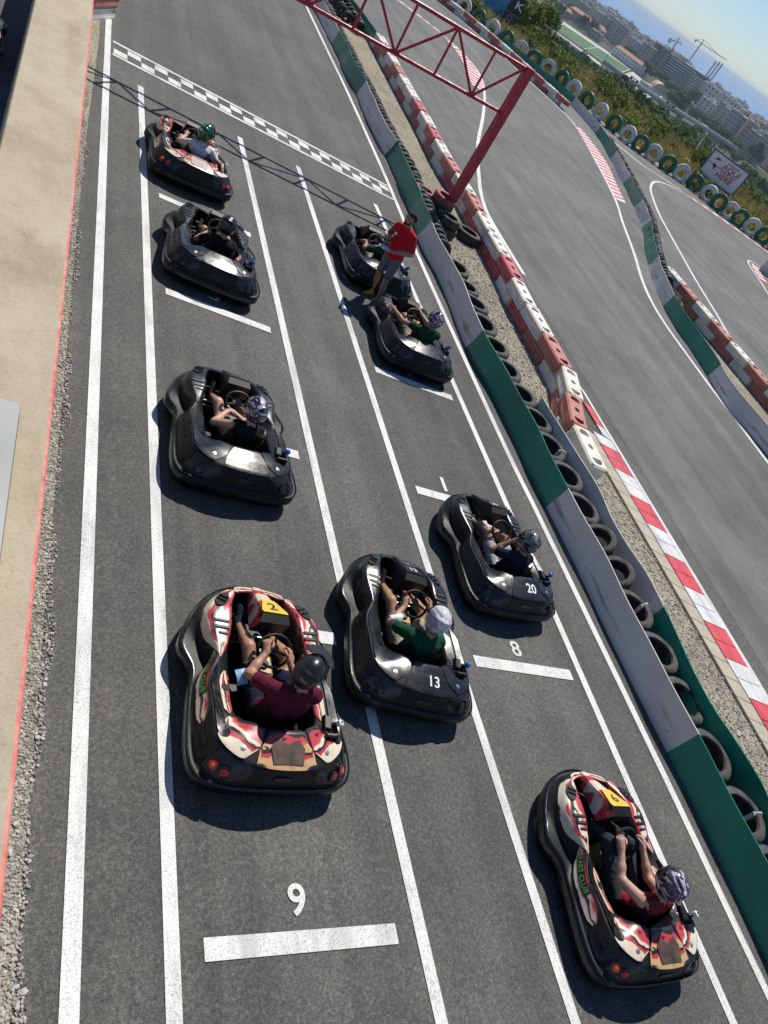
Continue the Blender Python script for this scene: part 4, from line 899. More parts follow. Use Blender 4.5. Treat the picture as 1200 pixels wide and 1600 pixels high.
# ------------------------------------------------------------------ people
def surface_net(F, org, h):
    nx, ny, nz = F.shape; ins = F < 0
    c = [(0, 0, 0), (1, 0, 0), (0, 1, 0), (1, 1, 0), (0, 0, 1), (1, 0, 1), (0, 1, 1), (1, 1, 1)]
    sub = lambda A, o: A[o[0]:nx - 1 + o[0], o[1]:ny - 1 + o[1], o[2]:nz - 1 + o[2]]
    cnt = sum(sub(ins, o).astype(np.int8) for o in c); act = (cnt > 0) & (cnt < 8); I = np.argwhere(act)
    Fv = np.stack([F[I[:, 0] + o[0], I[:, 1] + o[1], I[:, 2] + o[2]] for o in c], 1)
    acc = np.zeros((len(I), 3)); n = np.zeros(len(I)); cc = np.array(c, float)
    for a in range(8):
        for b in range(a + 1, 8):
            if np.abs(cc[a] - cc[b]).sum() != 1: continue
            m = (Fv[:, a] < 0) != (Fv[:, b] < 0); d = Fv[:, a] - Fv[:, b]; t = np.where(m, Fv[:, a] / np.where(d == 0, 1, d), 0)
            acc += np.where(m[:, None], cc[a] + (cc[b] - cc[a]) * t[:, None], 0); n += m
    V = org + (I + acc / n[:, None]) * h
    idx = -np.ones(act.shape, int); idx[tuple(I.T)] = np.arange(len(I)); faces = []
    for ax_ in range(3):
        sl0 = [slice(None)] * 3; sl1 = [slice(None)] * 3; sl0[ax_] = slice(0, -1); sl1[ax_] = slice(1, None)
        E = np.argwhere(ins[tuple(sl0)] != ins[tuple(sl1)]); u, v = [k for k in range(3) if k != ax_]
        ok = (E[:, u] > 0) & (E[:, v] > 0) & (E[:, u] < F.shape[u] - 1) & (E[:, v] < F.shape[v] - 1); E = E[ok]
        if not len(E): continue
        e = lambda du, dv: idx[tuple((E + np.array([du if k == u else dv if k == v else 0 for k in range(3)])).T)]
        q = np.stack([e(-1, -1), e(0, -1), e(0, 0), e(-1, 0)], 1); fl = ins[tuple(E.T)]
        if ax_ == 1: fl = ~fl
        q = np.where(fl[:, None], q, q[:, ::-1]); faces.append(q[(q >= 0).all(1)])
    return V, np.concatenate(faces)
def blend_body(prims, h=0.0125, k=0.022):
    """one skin round tapered capsules (a, b, ra, rb, material); returns vertices, faces, material per face"""
    A = np.array([p[0] for p in prims]); Bq = np.array([p[1] for p in prims]); r = max(max(p[2], p[3]) for p in prims) + .04
    lo = np.minimum(A, Bq).min(0) - r; hi = np.maximum(A, Bq).max(0) + r; dim = np.ceil((hi - lo) / h).astype(int) + 1
    F = np.full(dim, 0.5, np.float32); BD = np.full(dim, 9.0, np.float32); LB = np.zeros(dim, np.int8)
    for a, b, ra, rb, mi in prims:
        a = np.array(a, float); b = np.array(b, float); rr = max(ra, rb) + k + 2 * h
        i0 = np.maximum(((np.minimum(a, b) - rr - lo) / h).astype(int), 0); i1 = np.minimum(((np.maximum(a, b) + rr - lo) / h).astype(int) + 2, dim)
        g = np.stack(np.meshgrid(*[lo[d] + h * np.arange(i0[d], i1[d]) for d in range(3)], indexing='ij'), -1)
        ab = b - a; L2 = (ab * ab).sum() + 1e-12; t = np.clip(((g - a) @ ab) / L2, 0, 1)
        D = np.linalg.norm(g - a - t[..., None] * ab, axis=-1) - (ra + (rb - ra) * t)
        s = tuple(slice(i0[d], i1[d]) for d in range(3)); f = F[s]
        hh = np.clip(.5 + .5 * (f - D) / k, 0, 1); F[s] = f + (D - f) * hh - k * hh * (1 - hh)
        m = D < BD[s]; bd = BD[s]; lb = LB[s]; bd[m] = D[m]; lb[m] = mi
    V, Q = surface_net(F, lo, h)
    for _ in range(2):                                         # light relaxation
        nb = np.zeros_like(V); ct = np.zeros(len(V))
        for e in ((0, 1), (1, 2), (2, 3), (3, 0)):
            np.add.at(nb, Q[:, e[0]], V[Q[:, e[1]]]); np.add.at(nb, Q[:, e[1]], V[Q[:, e[0]]]); np.add.at(ct, Q[:, e[0]], 1); np.add.at(ct, Q[:, e[1]], 1)
        V = V * .5 + .5 * nb / np.maximum(ct, 1)[:, None]
    C = V[Q].mean(1); ci = np.clip(np.round((C - lo) / h).astype(int), 0, dim - 1)
    return V, Q, LB[tuple(ci.T)]
def hand(mb, wrist, direction, curl_to, side, mi, spread=.35, grip=1.0):
    """palm and five fingers rooted in it, bent towards curl_to"""
    d = Vector(direction).normalized(); n = (Vector(curl_to) - d * Vector(curl_to).dot(d)).normalized(); s = d.cross(n).normalized() * side
    w = Vector(wrist); p0 = w; p1 = w + d * .085
    for o, l, r in ((-.030, .074, .0088), (-.010, .082, .0092), (.011, .078, .0090), (.031, .060, .0080)):
        b0 = p1 + s * o - d * .012; a1 = 25 * grip; a2 = 75 * grip; a3 = 115 * grip
        f1 = d * math.cos(R(a1)) + n * math.sin(R(a1)); f2 = d * math.cos(R(a2)) + n * math.sin(R(a2)); f3 = d * math.cos(R(a3)) + n * math.sin(R(a3))
        q = [b0, b0 + f1 * l * .45]; q.append(q[-1] + f2 * l * .33); q.append(q[-1] + f3 * l * .28)
        mb.tube(q, [r * 1.12, r * 1.06, r * .98, r * .75], 8, mi)
    th = [w + d * .025 - s * .030, w + d * .052 - s * .052 + n * .012, w + d * .078 - s * .050 + n * .032, w + d * .095 - s * .038 + n * .045]
    mb.tube(th, [.014, .0125, .011, .008], 8, mi)
    return [((w + d * .005 - s * .012), (p1 - s * .022), .021, .0165, mi), ((w + d * .005 + s * .012), (p1 + s * .022), .021, .0155, mi), (w + d * .02, p1 - d * .01, .022, .017, mi)]
V3 = lambda *a: Vector(a)
def limb(pr, a, b, ra, rb, mi, bulge=0.0):
    a, b = Vector(a), Vector(b)
    if bulge: m = a.lerp(b, .38); pr += [(a, m, ra, ra * .55 + rb * .45 + bulge, mi), (m, b, ra * .55 + rb * .45 + bulge, rb, mi)]
    else: pr.append((a, b, ra, rb, mi))
def seated(P):
    """materials: 0 skin 1 top 2 bottoms 3 shoes 4 socks 5 undershirt trim"""
    pr = []; mb = MB(); lean = V3(*P.get('lean', (0, 0, 0))); bk = P.get('build', 1.0)
    hipc = V3(0, -.30, .20); chest = V3(0, -.40, .46) + lean * .6; neck = V3(0, -.375, .655) + lean; head = neck + V3(*P.get('head_off', (0, .05, .16)))
    for sx in (-1, 1):
        pr += [(hipc + V3(sx * .085, 0, 0), hipc + V3(sx * .05, -.05, .10), .105 * bk, .10 * bk, 2), (hipc + V3(sx * .06, -.05, .11), chest + V3(sx * .075, 0, -.06), .098 * bk, .105 * bk, 1),
               (chest + V3(sx * .075, 0, -.06), chest + V3(sx * .085, 0, .08), .108 * bk, .098 * bk, 1), (chest + V3(sx * .085, .0, .09), neck + V3(sx * .135, -.01, -.065), .088 * bk, .062, 1), (neck + V3(sx * .03, -.015, -.05), neck + V3(sx * .14, -.01, -.07), .055, .06, 1)]
    pr += [(chest + V3(0, -.01, .05), neck + V3(0, -.02, -.05), .09, .065, 1), (neck + V3(0, -.01, -.03), head + V3(0, -.015, -.05), .056, .055, 0), (head + V3(0, -.01, -.02), head + V3(0, .02, .03), .088, .09, 0), (head + V3(0, .05, -.06), head + V3(0, .07, -.02), .045, .05, 0)]
    for i, sx in enumerate((-1, 1)):
        sh = neck + V3(sx * .165, -.012, -.085); hd = V3(*P['hands'][i]); el = V3(*P['elbows'][i])
        sl = P.get('sleeve', .55); mid = sh.lerp(el, sl)
        if sl > 0: limb(pr, sh, mid, .068 * bk, .062 * bk, 1)
        limb(pr, sh.lerp(el, max(0, sl - .12)) if sl > 0 else sh, el, .052 if sl > 0 else .060, .042, 0)
        limb(pr, el, hd, .042, .027, 0, .006)
        dr = V3(*P.get('hdir', ((.35, .8, .25), (-.35, .8, .25)))[i]) if P.get('hdir') else (V3(sx * -.25, .7, .35))
        pr += hand(mb, hd, dr, P.get('curl', ((.5, .3, -.6), (-.5, .3, -.6)))[i], -sx if i == 0 else -sx, 0, grip=P.get('grip', (1, 1))[i])
        kn = V3(*P['knees'][i]); an = V3(*P['ankles'][i]); hp = hipc + V3(sx * .095, .02, .0)
        bl = P.get('leg', .75); md = hp.lerp(kn, min(bl, 1))
        limb(pr, hp, md, .098, .098 + (.068 - .098) * min(bl, 1) + .006, 2)
        if bl < 1: limb(pr, hp.lerp(kn, bl - .1), kn, .070, .056, 0)
        low = 2 if bl >= 1.5 else 0
        if bl >= 1: limb(pr, kn, kn.lerp(an, .02), .064, .06, 2 if bl > 1 else 0)
        limb(pr, kn, an, .056, .038, low, .008)
        if P.get('sock'): pr.append((kn.lerp(an, .68), an, .047, .044, 4))
        toe = an + V3(*P.get('toe', (0, .17, .07))); heel = an + V3(0, -.02, -.05)
        pr += [(heel, an + V3(0, .05, -.025), .044, .047, 3), (an + V3(0, .05, -.025), toe + V3(0, 0, -.02), .046, .036, 3), (an + V3(0, 0, .0), an + V3(0, .05, -.01), .043, .045, 3)]
    return pr, mb, head
def helmet(o, head, mat, yaw=0.0, pitch=0.0, roll=0.0, peak=False, visor_up=False, trim=None, scale=1.0):
    Hm = Matrix.Translation(head + Vector((0, 0, .012))) @ Matrix.Rotation(R(yaw), 4, 'Z') @ Matrix.Rotation(R(pitch), 4, 'X') @ Matrix.Rotation(R(roll), 4, 'Y') @ Matrix.Scale(scale, 4)
    def pt(az, el, d=0.0):
        x, y, z = math.sin(az) * math.cos(el), math.cos(az) * math.cos(el), math.sin(el)
        a, b, c = .124, .150 if y < 0 else .146, .138
        l = 1 / math.sqrt((x / a) ** 2 + (y / b) ** 2 + (z / c) ** 2)
        if z < 0:
            jaw = max(0, y) ** 2 * min(1, -z * 2.4); l *= 1 + .20 * jaw + .10 * min(1, -z * 1.5) * (1 - max(0, y))
        if y < -.2 and z > -.3: l *= 1 + .05 * (-y - .2) * max(0, .6 - abs(z - .2))
        l += d
        return Vector((x * l, y * l, max(z * l, -.135)))
    na, ne = 40, 25; az = np.linspace(-math.pi, math.pi, na + 1)[:-1]; els = np.linspace(-1.15, math.pi / 2 - .001, ne)
    port = lambda a, e: abs(a) < 1.02 and -.18 < e < .50
    mb = MB(); mb.v = [tuple(pt(a, e)) for a in az for e in els]
    for i in range(na):
        for j in range(ne - 1):
            a = (az[i] + math.pi / na); e = (els[j] + els[j + 1]) / 2
            if not port(a, e): mb.f.append((i * ne + j, ((i + 1) % na) * ne + j, ((i + 1) % na) * ne + j + 1, i * ne + j + 1)); mb.m.append(0)
    mb.v = [tuple(Hm @ Vector(p)) for p in mb.v]; hm = mb.build('helmet', mat, o, None, True, 60)
    # rolled edge at the neck
    mb = MB(); mb.tube([Hm @ (pt(a, -1.0) * 1.0) for a in np.linspace(-math.pi, math.pi, 33)], .010, 6, 0, False); mb.build('neck_roll', M['kart_matte'], hm, None, True)
    up = .62 if visor_up else 0.0; P = [[Hm @ pt(a, e + up, .006 if not visor_up else .016) for e in np.linspace(-.20, .52, 8)] for a in np.linspace(-1.12, 1.12, 18)]
    mb = MB(); mb.grid(np.array([[tuple(q) for q in r] for r in P])); mb.grid(np.array([[tuple(q * 1.0 + (head - q) * .02) for q in r[::-1]] for r in P])); mb.build('visor', M['visor'], hm, None, True, 60)
    for sx in (-1, 1):
        F = Hm @ Matrix.Translation(pt(sx * 1.22, .12, .0)) @ Matrix.Rotation(sx * R(90), 4, 'Y'); mb = MB(); mb.ring([(.001, .014), (.02, .013), (.026, .004), (.026, -.004)], 14, F, 0, False); mb.build('visor_pivot', trim or M['kart_matte'], hm, None, True)
    # rear spoiler lip and top vents
    mb = MB(); P = [[Hm @ pt(a, .34, .0), Hm @ pt(a, .40, .016 * math.cos((abs(a) - math.pi) * 1.3)), Hm @ pt(a, .50, .012 * math.cos((abs(a) - math.pi) * 1.3)), Hm @ pt(a, .62, .0)] for a in np.linspace(math.pi - .9, math.pi + .9, 15)]
    mb.grid(np.array([[tuple(q) for q in r] for r in P])); mb.build('rear_spoiler', trim or mat, hm, None, True, 50)
    for sx in (-1, 1):
        mb = MB(); P = [[Hm @ pt(sx * .42 + (.10 * w), e, .010 * math.sin(k / 6 * math.pi) * (1 - abs(w))) for w in (-1, -.5, 0, .5, 1)] for k, e in enumerate(np.linspace(.75, 1.2, 7))]
        mb.grid(np.array([[tuple(q) for q in r] for r in P])); mb.build('air_vent', trim or M['kart_matte'], hm, None, True, 60)
    mb = MB(); P = [[Hm @ pt(a, e, .004) for e in (-.05, .05, .13)] for a in np.linspace(math.pi - .22, math.pi + .22, 8)]
    mb.grid(np.array([[tuple(q) for q in r] for r in P])); mb.build('badge', M['ink_grey'] if mat.name.startswith('black_helmet') else M['ink_white'], hm, None, True)
    if peak:
        mb = MB(); P = [[Hm @ pt(a, .80, .006), Hm @ pt(a, .62, .018), Hm @ pt(a, .46, .045 - .012 * a * a), Hm @ pt(a, .36, .085 - .03 * a * a)] for a in np.linspace(-.95, .95, 17)]
        A = np.array([[tuple(q) for q in r] for r in P]); mb.grid(A); mb.grid(A[:, ::-1] + np.array([0, 0, .008])); mb.build('peak', mat, hm, None, True, 60)
    return hm
def finish_person(name, label, pr, mb, mats, mw, h=.0125, k=.022):
    V, Q, L = blend_body(pr, h, k); b = MB(); b.v = V.tolist(); b.f = [tuple(q) for q in Q.tolist()]; b.m = L.tolist()
    b.add(mb.v, mb.f, 0)
    me = b.mesh(name, mats); me.polygons.foreach_set('use_smooth', [True] * len(me.polygons)); me.update()
    o = link(name, me, None, mw); tag(o, label, 'person', 'drivers seated in karts' if 'driver' in label else None); return o
WH = dict(elbows=((-.27, -.19, .46), (.27, -.19, .46)), hands=((-.155, .03, .545), (.155, .03, .545)), knees=((-.18, .16, .40), (.18, .16, .40)), ankles=((-.14, .55, .20), (.14, .55, .20)), hdir=((-.05, .75, .35), (.05, .75, .35)), curl=((.55, .35, -.6), (-.55, .35, -.6)), grip=(1, 1))
def drv(k, label, top, bottom, shoe, hm, skin='skin', sockm='whitecloth', yaw=0, pitch=0, roll=0, peak=False, vup=False, trim=None, **P):
    Q = dict(WH); Q.update(P); pr, mb, head = seated(Q)
    o = finish_person('person', label, pr, mb, [M[skin], M[top], M[bottom], M[shoe], M[sockm], M[top]], kmw[k][1])
    helmet(o, head, M[hm], yaw, pitch, roll, peak, vup, trim); return o
drv(0, 'driver in maroon shirt and black peaked helmet gripping the wheel of kart number 2', 'maroon', 'navy', 'navy', 'helm_black', yaw=-38, pitch=-6, peak=True, vup=True, build=1.06, leg=.62, sleeve=.62, lean=(.055, .0, .10),
    hands=((-.11, .05, .575), (.12, .02, .53)), elbows=((-.26, -.13, .50), (.25, -.17, .42)), knees=((-.19, .20, .42), (.20, .15, .38)), ankles=((-.15, .55, .22), (.15, .50, .19)))
drv(1, 'driver in dark green shirt and white helmet seated in the black kart number 13', 'forest', 'khaki', 'black', 'helm_white', yaw=-12, pitch=-14, build=1.05, leg=.6, sleeve=.62, lean=(.0, .02, 0),
    hands=((-.13, .06, .50), (.14, .06, .56)), elbows=((-.29, -.14, .42), (.26, -.12, .46)), knees=((-.22, .18, .40), (.2, .17, .38)))
drv(2, 'driver in navy shirt and white shoes lifting both hands to his silver and black helmet', 'navy', 'palegrey', 'whitecloth', 'helm_silver', yaw=14, pitch=-8, leg=.62, sleeve=.6, lean=(.02, .03, 0),
    hands=((-.07, -.18, .66), (.10, -.17, .66)), elbows=((-.22, -.16, .42), (.24, -.16, .44)), hdir=((.3, -.2, .9), (-.3, -.2, .9)), curl=((.5, -.6, 0), (-.5, -.6, 0)), grip=(.6, .6), knees=((-.15, .18, .41), (.2, .15, .38)), ankles=((-.17, .55, .23), (.15, .5, .19)), sock=True)
drv(3, 'driver in black sleeveless top and striped helmet with arms folded over the knees', 'black', 'black', 'black', 'helm_stripe', yaw=20, pitch=-18, leg=.55, sleeve=.0, lean=(.03, .05, -.02), skin='skin_light',
    hands=((-.12, .02, .44), (-.02, .06, .42)), elbows=((-.29, -.20, .42), (.20, -.14, .40)), hdir=((.5, .6, -.1), (-.75, .5, 0)), knees=((-.20, .18, .41), (.18, .16, .38)))
drv(4, 'driver in red vest and dark leggings, arms stretched to the wheel of kart 6', 'rust', 'charcoal', 'navy', 'helm_stripe', yaw=4, pitch=-10, skin='skin_light', leg=1.6, sleeve=.0, build=.93, lean=(0, -.04, 0),
    hands=((-.15, .05, .56), (.15, .05, .56)), elbows=((-.19, -.18, .45), (.19, -.18, .45)), knees=((-.13, .17, .43), (.17, .16, .40)))
drv(5, 'driver in black shirt and black helmet, second in the left column', 'black', 'navy', 'charcoal', 'helm_black', yaw=-25, pitch=-22, leg=.65, sleeve=.5, lean=(.0, .06, -.02), build=1.08,
    hands=((-.17, .02, .42), (.30, -.40, .42)), elbows=((-.30, -.20, .38), (.33, -.30, .42)), hdir=((.4, .7, -.1), (.1, -.2, -.9)), grip=(.8, .6))
drv(6, 'driver in pale shirt and green helmet reaching back over the right side of his kart', 'lightgrey', 'black', 'black', 'helm_green', yaw=-55, pitch=-10, vup=True, sleeve=.62, leg=.8, lean=(.06, .05, 0), skin='skin_light', build=1.05,
    hands=((-.15, .03, .52), (.40, -.62, .56)), elbows=((-.27, -.15, .45), (.36, -.36, .48)), hdir=((-.05, .75, .35), (.1, -.7, -.2)), grip=(1, .4))
drv(7, 'driver in green shirt leaning in the kart behind the standing man', 'forest', 'khaki', 'charcoal', 'helm_bw', yaw=-8, pitch=-10, leg=.6, sleeve=.6, lean=(.0, .02, 0),
    hands=((-.20, .05, .42), (.16, .10, .54)), elbows=((-.30, -.15, .42), (.28, -.06, .48)))
drv(8, 'driver in green shirt and patterned helmet resting a hand on the kart side', 'forest', 'khaki', 'charcoal', 'helm_bw', yaw=8, pitch=-4, leg=.5, sleeve=.5, lean=(.08, -.02, .02), skin='skin',
    hands=((-.42, .12, .50), (.10, .22, .58)), elbows=((-.33, -.18, .50), (.27, -.08, .52)), hdir=((-.3, .85, -.1), (-.2, .8, .3)), grip=(.35, 1), knees=((-.13, .20, .42), (.15, .16, .38)))
# face mask hooked on the first driver's elbow, paper on the second one's forearm
def cloth_sheet(name, k, c, d, rot, mat, label, cat):
    mb = MB(); A = np.array([[(d[0] * (u - .5), d[1] * (v - .5), .018 * math.sin(u * 3.1) + .012 * math.sin(v * 4)) for v in np.linspace(0, 1, 7)] for u in np.linspace(0, 1, 7)]); mb.grid(A); mb.grid(A[:, ::-1] + np.array([0, 0, -.003]))
    tag(mb.build(name, mat, None, kmw[k][1] @ Matrix.Translation(c) @ Matrix.Rotation(rot, 4, 'Z') @ Matrix.Rotation(.5, 4, 'X'), True, 60), label, cat)
cloth_sheet('face_mask', 0, (-.30, -.13, .44), (.10, .13), .3, M['mask'], 'pale blue face mask hooked on the elbow of the driver in maroon', 'mask')
cloth_sheet('paper_slip', 1, (-.26, -.12, .50), (.17, .06), .45, M['paper'], 'white folded slip on the forearm of the driver in kart 13', 'paper')

# the marshal standing on the grid between the two right hand karts
def marshal():
    pr = []; mb = MB(); fx = []
    hip = V3(0, 0, .90)
    for i, sx in enumerate((-1, 1)):
        hp = hip + V3(sx * .085, 0, -.02); kn = V3(sx * .12, .03 + .06 * (i == 0), .48); an = V3(sx * .135, -.02 + .10 * (i == 0), .09)
        pr += [(hip + V3(sx * .06, 0, .04), hp, .105, .10, 2), (hp, hp.lerp(kn, .78), .098, .083, 2), (hp.lerp(kn, .62), kn, .066, .054, 0)]
        limb(pr, kn, an, .054, .036, 0, .010)
        pr += [(an + V3(0, -.05, -.05), an + V3(0, .05, -.052), .040, .042, 3), (an + V3(0, .05, -.052), an + V3(sx * .015, .16, -.058), .042, .032, 3), (an + V3(0, 0, -.02), an + V3(0, .04, -.03), .042, .042, 3)]
        pr += [(hip + V3(sx * .07, 0, .0), hip + V3(sx * .075, 0, .16), .108, .108, 1), (hip + V3(sx * .075, 0, .16), V3(sx * .085, -.01, 1.27), .108, .115, 1), (V3(sx * .085, -.01, 1.27), V3(sx * .125, -.01, 1.37), .11, .072, 1), (V3(sx * .03, -.015, 1.41), V3(sx * .15, -.01, 1.385), .06, .062, 1)]
    pr += [(V3(0, -.015, 1.36), V3(0, 0, 1.44), .09, .064, 1), (V3(0, 0, 1.43), V3(0, .015, 1.52), .056, .055, 0)]
    # right arm holds a radio at the chest, left arm carries papers at the waist
    arms = ((1, V3(.25, .06, 1.12), V3(.10, .27, 1.22), (-.5, .35, .75), (-.6, .2, -.3)), (-1, V3(-.28, -.04, 1.10), V3(-.06, .20, 1.02), (.85, .45, -.05), (.0, -.4, -.8)))
    for sx, el, hd, dr, cu in arms:
        sh = V3(sx * .185, -.01, 1.365); md = sh.lerp(el, .72); pr += [(sh, md, .070, .066, 1), (sh.lerp(el, .6), el, .05, .043, 0)]; limb(pr, el, hd, .044, .028, 0, .006)
        pr += hand(mb, hd, dr, cu, -sx, 0, grip=.9)
    # head: skull, jaw, nose, brow, ears; turned to his right
    hc = V3(0, .02, 1.60); q = Matrix.Rotation(R(-28), 3, 'Z'); H = lambda x, y, z: hc + q @ Vector((x, y, z))
    pr += [(H(0, -.025, .025), H(0, .02, .03), .082, .078, 0), (H(0, .045, -.055), H(0, .055, -.075), .048, .036, 0), (H(-.03, .03, -.03), H(.03, .03, -.03), .052, .052, 0), (H(0, .088, .005), H(0, .104, -.022), .011, .014, 0), (H(-.035, .082, .03), H(.035, .082, .03), .014, .014, 0), (H(-.082, -.005, .012), H(-.084, -.012, -.025), .014, .010, 0), (H(.082, -.005, .012), H(.084, -.012, -.025), .014, .010, 0)]
    # hair, beard, brows, eyes and mouth as close fitting patches of the same head
    pr += [(H(0, -.034, .045), H(0, .010, .060), .080, .075, 4), (H(-.040, -.034, .010), H(.040, -.034, .010), .052, .052, 4)]
    pr += [(H(-.05, .045, -.062), H(0, .078, -.088), .026, .024, 4), (H(.05, .045, -.062), H(0, .078, -.088), .026, .024, 4), (H(-.02, .096, -.042), H(.02, .096, -.042), .008, .008, 4), (H(-.066, .015, -.03), H(-.055, .04, -.06), .024, .024, 4), (H(.066, .015, -.03), H(.055, .04, -.06), .024, .024, 4), (H(-.045, .089, .036), H(-.02, .094, .036), .007, .007, 4), (H(.045, .089, .036), H(.02, .094, .036), .007, .007, 4)]
    lean = Matrix.Rotation(R(-2), 4, 'Y')
    mw = Matrix.Translation((6.10, 12.02, -6.12 * TAN)) @ Matrix.Rotation(R(-4.5), 4, 'Y') @ Matrix.Rotation(R(122), 4, 'Z')
    o = finish_person('person', 'man standing in red t-shirt and grey shorts holding a radio and papers', pr, mb, [M['skin'], M['red'], M['greyshort'], M['limeshoe'], M['hair']], mw, .0105, .018)
    for sx in (-1, 1):
        e = MB(); e.ring([(.001, .011), (.007, .009), (.011, .002), (.011, -.004)], 10, Matrix.Translation(H(sx * .031, .083, .013)) @ q.to_4x4() @ Matrix.Rotation(R(-90), 4, 'X'), 0, False); e.build('eye', M['ink_white'], o, None, True)
    b = MB(); b.box(V3(.09, .118, 1.28), (.06, .006, .045), 0, None, .002); b.build('chest_badge', M['ink_white'], o)
    for k_, dz in enumerate((0, .012)):
        tag((lambda m_: (m_.box((0, 0, 0), (.21, .148, .004), 0, None, .001), m_)[1])(MB()).build('paper_sheet', M['paper'], None, mw @ Matrix.Translation((.055 + .02 * k_, .285 - .02 * k_, 1.02 + dz)) @ Matrix.Rotation(.35 + .2 * k_, 4, 'Z') @ Matrix.Rotation(.12, 4, 'X')),
            'white sheet of paper held at the waist by the man in red, ' + ('upper sheet' if k_ else 'lower sheet'), 'paper')
    r = MB(); r.box((0, 0, 0), (.055, .035, .13), 0, None, .008); r.tube([(.018, 0, .06), (.018, 0, .16)], .006, 8)
    tag(r.build('handheld_radio', M['ink_black'], None, mw @ Matrix.Translation((.055, .30, 1.32)) @ Matrix.Rotation(.3, 4, 'X')), 'black handheld radio held to the chest of the man in red', 'radio')
marshal()
# ------------------------------------------------------------------ hillside, town and sea
NX, NY = 0.74 / math.hypot(.74, .67), 0.67 / math.hypot(.74, .67)    # downhill direction
D0 = 55.2 / math.hypot(.74, .67)
PRO = [(-6, -.64), (0, -.64), (1.0, -.68), (4, -.78), (10, -1.0), (25, -1.8), (42, -2.9), (50, -4.2), (62, -6.0), (100, -12), (200, -19), (300, -31), (420, -35), (520, -40), (640, -46), (800, -50), (2950, -50), (3050, -56), (3200, -62)]
def tz(x, y):
    d = x * NX + y * NY - D0
    z = float(np.interp(d, [p[0] for p in PRO], [p[1] for p in PRO]))
    if 2 < d < 300: z += .35 * math.sin(x * .31) * math.sin(y * .27 + 1) * min(1, d / 20) + (.9 * math.sin(x * .05 + 2) * math.sin(y * .06) * min(1, d / 60))
    t = x * NY - y * NX
    if 15 < d < 120: z -= 1.9 * math.exp(-((t + 37) / 4.6) ** 2) * min(1, (d - 15) / 28)
    return z
mb = MB()
dd = list(np.linspace(-0.5, 60, 46)) + [70, 85, 100, 130, 160, 200, 250, 300, 360, 420, 520, 640, 800, 1200, 1800, 2400, 2950, 3000, 3050, 3200]
tt = list(np.concatenate([[-4000, -2000, -1000, -500, -250, -120], np.linspace(-70, 70, 57), [120, 250, 500, 1000, 2000, 4000]]))
P = np.array([[((D0 + d) * NX + t * NY, (D0 + d) * NY - t * NX, tz((D0 + d) * NX + t * NY, (D0 + d) * NY - t * NX)) for t in tt] for d in dd]); mb.grid(P)
tag(mb.build('terrain', M['terrain'], None, None, True), kind='structure')
m_, nt_, b_ = base_mat('sea_water', (0.012, 0.055, 0.12), 0.28); f_ = noise(nt_, coord(nt_, 'pos', (.002, .002, 1)), 1.0, 5)
nt_.links.new(ramp(nt_, f_, [(0.35, (0.010, 0.11, 0.30)), (0.65, (0.03, 0.17, 0.40))]), b_.inputs['Base Color']); bump(nt_, b_, noise(nt_, coord(nt_, 'pos', (.05, .05, 1)), 1.0, 4), 0.6, 2.0); M['sea'] = m_
ctr = Vector(((D0 + 3000) * NX, (D0 + 3000) * NY, -58)); ex = Vector((NX, NY, 0)); ey = Vector((NY, -NX, 0))
mb = MB(); mb.add([ctr - ey * 30000, ctr + ey * 30000, ctr + ey * 30000 + ex * 30000, ctr - ey * 30000 + ex * 30000], [(0, 1, 2, 3)]); tag(mb.build('sea', M['sea']), kind='structure')
def polar(az, D): a = R(az); return D * math.sin(a), D * math.cos(a)
CZ = 5.5
# ---- dry grass on the slope
def grass(name, n, mat, hmin, hmax, dfun, seed, label):
    r = np.random.RandomState(seed); d = dfun(r, n); t = r.uniform(-36, 26, n)
    X = (D0 + d) * NX + t * NY; Y = (D0 + d) * NY - t * NX; Z = np.array([tz(a, b) for a, b in zip(X, Y)])
    B = 7; V = []; F = []
    ang = r.uniform(0, 6.28, (n, B)); hh = r.uniform(hmin, hmax, (n, 1)) * r.uniform(.55, 1.1, (n, B)); ln = r.uniform(.1, .6, (n, B)) * hh; w = r.uniform(.015, .035, (n, B)); ox = r.uniform(-.22, .22, (n, B)); oy = r.uniform(-.22, .22, (n, B))
    bx = X[:, None] + ox; by = Y[:, None] + oy; bz = np.broadcast_to(Z[:, None], bx.shape); c, s = np.cos(ang), np.sin(ang)
    p = [np.stack(q, -1) for q in ((bx - s * w, by + c * w, bz - .05), (bx + s * w, by - c * w, bz - .05), (bx + c * ln * .4 + s * w * .8, by + s * ln * .4 - c * w * .8, bz + hh * .6), (bx + c * ln * .4 - s * w * .8, by + s * ln * .4 + c * w * .8, bz + hh * .6), (bx + c * ln, by + s * ln, bz + hh))]
    V = np.stack(p, 2).reshape(-1, 3); k = np.arange(n * B)[:, None] * 5
    F = (k + np.array([0, 1, 2, 3])).tolist() + (k + np.array([3, 2, 4])).tolist()
    me = bpy.data.meshes.new(name); me.from_pydata(V.tolist(), [], F); me.materials.append(mat); tag(link(name, me), label, 'dry grass', kind='stuff')
grass('dry_grass', 5600, M['straw'], .35, 1.0, lambda r, n: 2.6 + 41 * r.rand(n) ** 1.1, 1, 'tall straw coloured grass covering the slope beyond the painted tyres')
grass('dry_grass', 5200, M['straw_green'], .3, .8, lambda r, n: 2.2 + 42 * r.rand(n) ** 1.1, 2, 'greenish half dry grass mixed into the slope beyond the painted tyres')
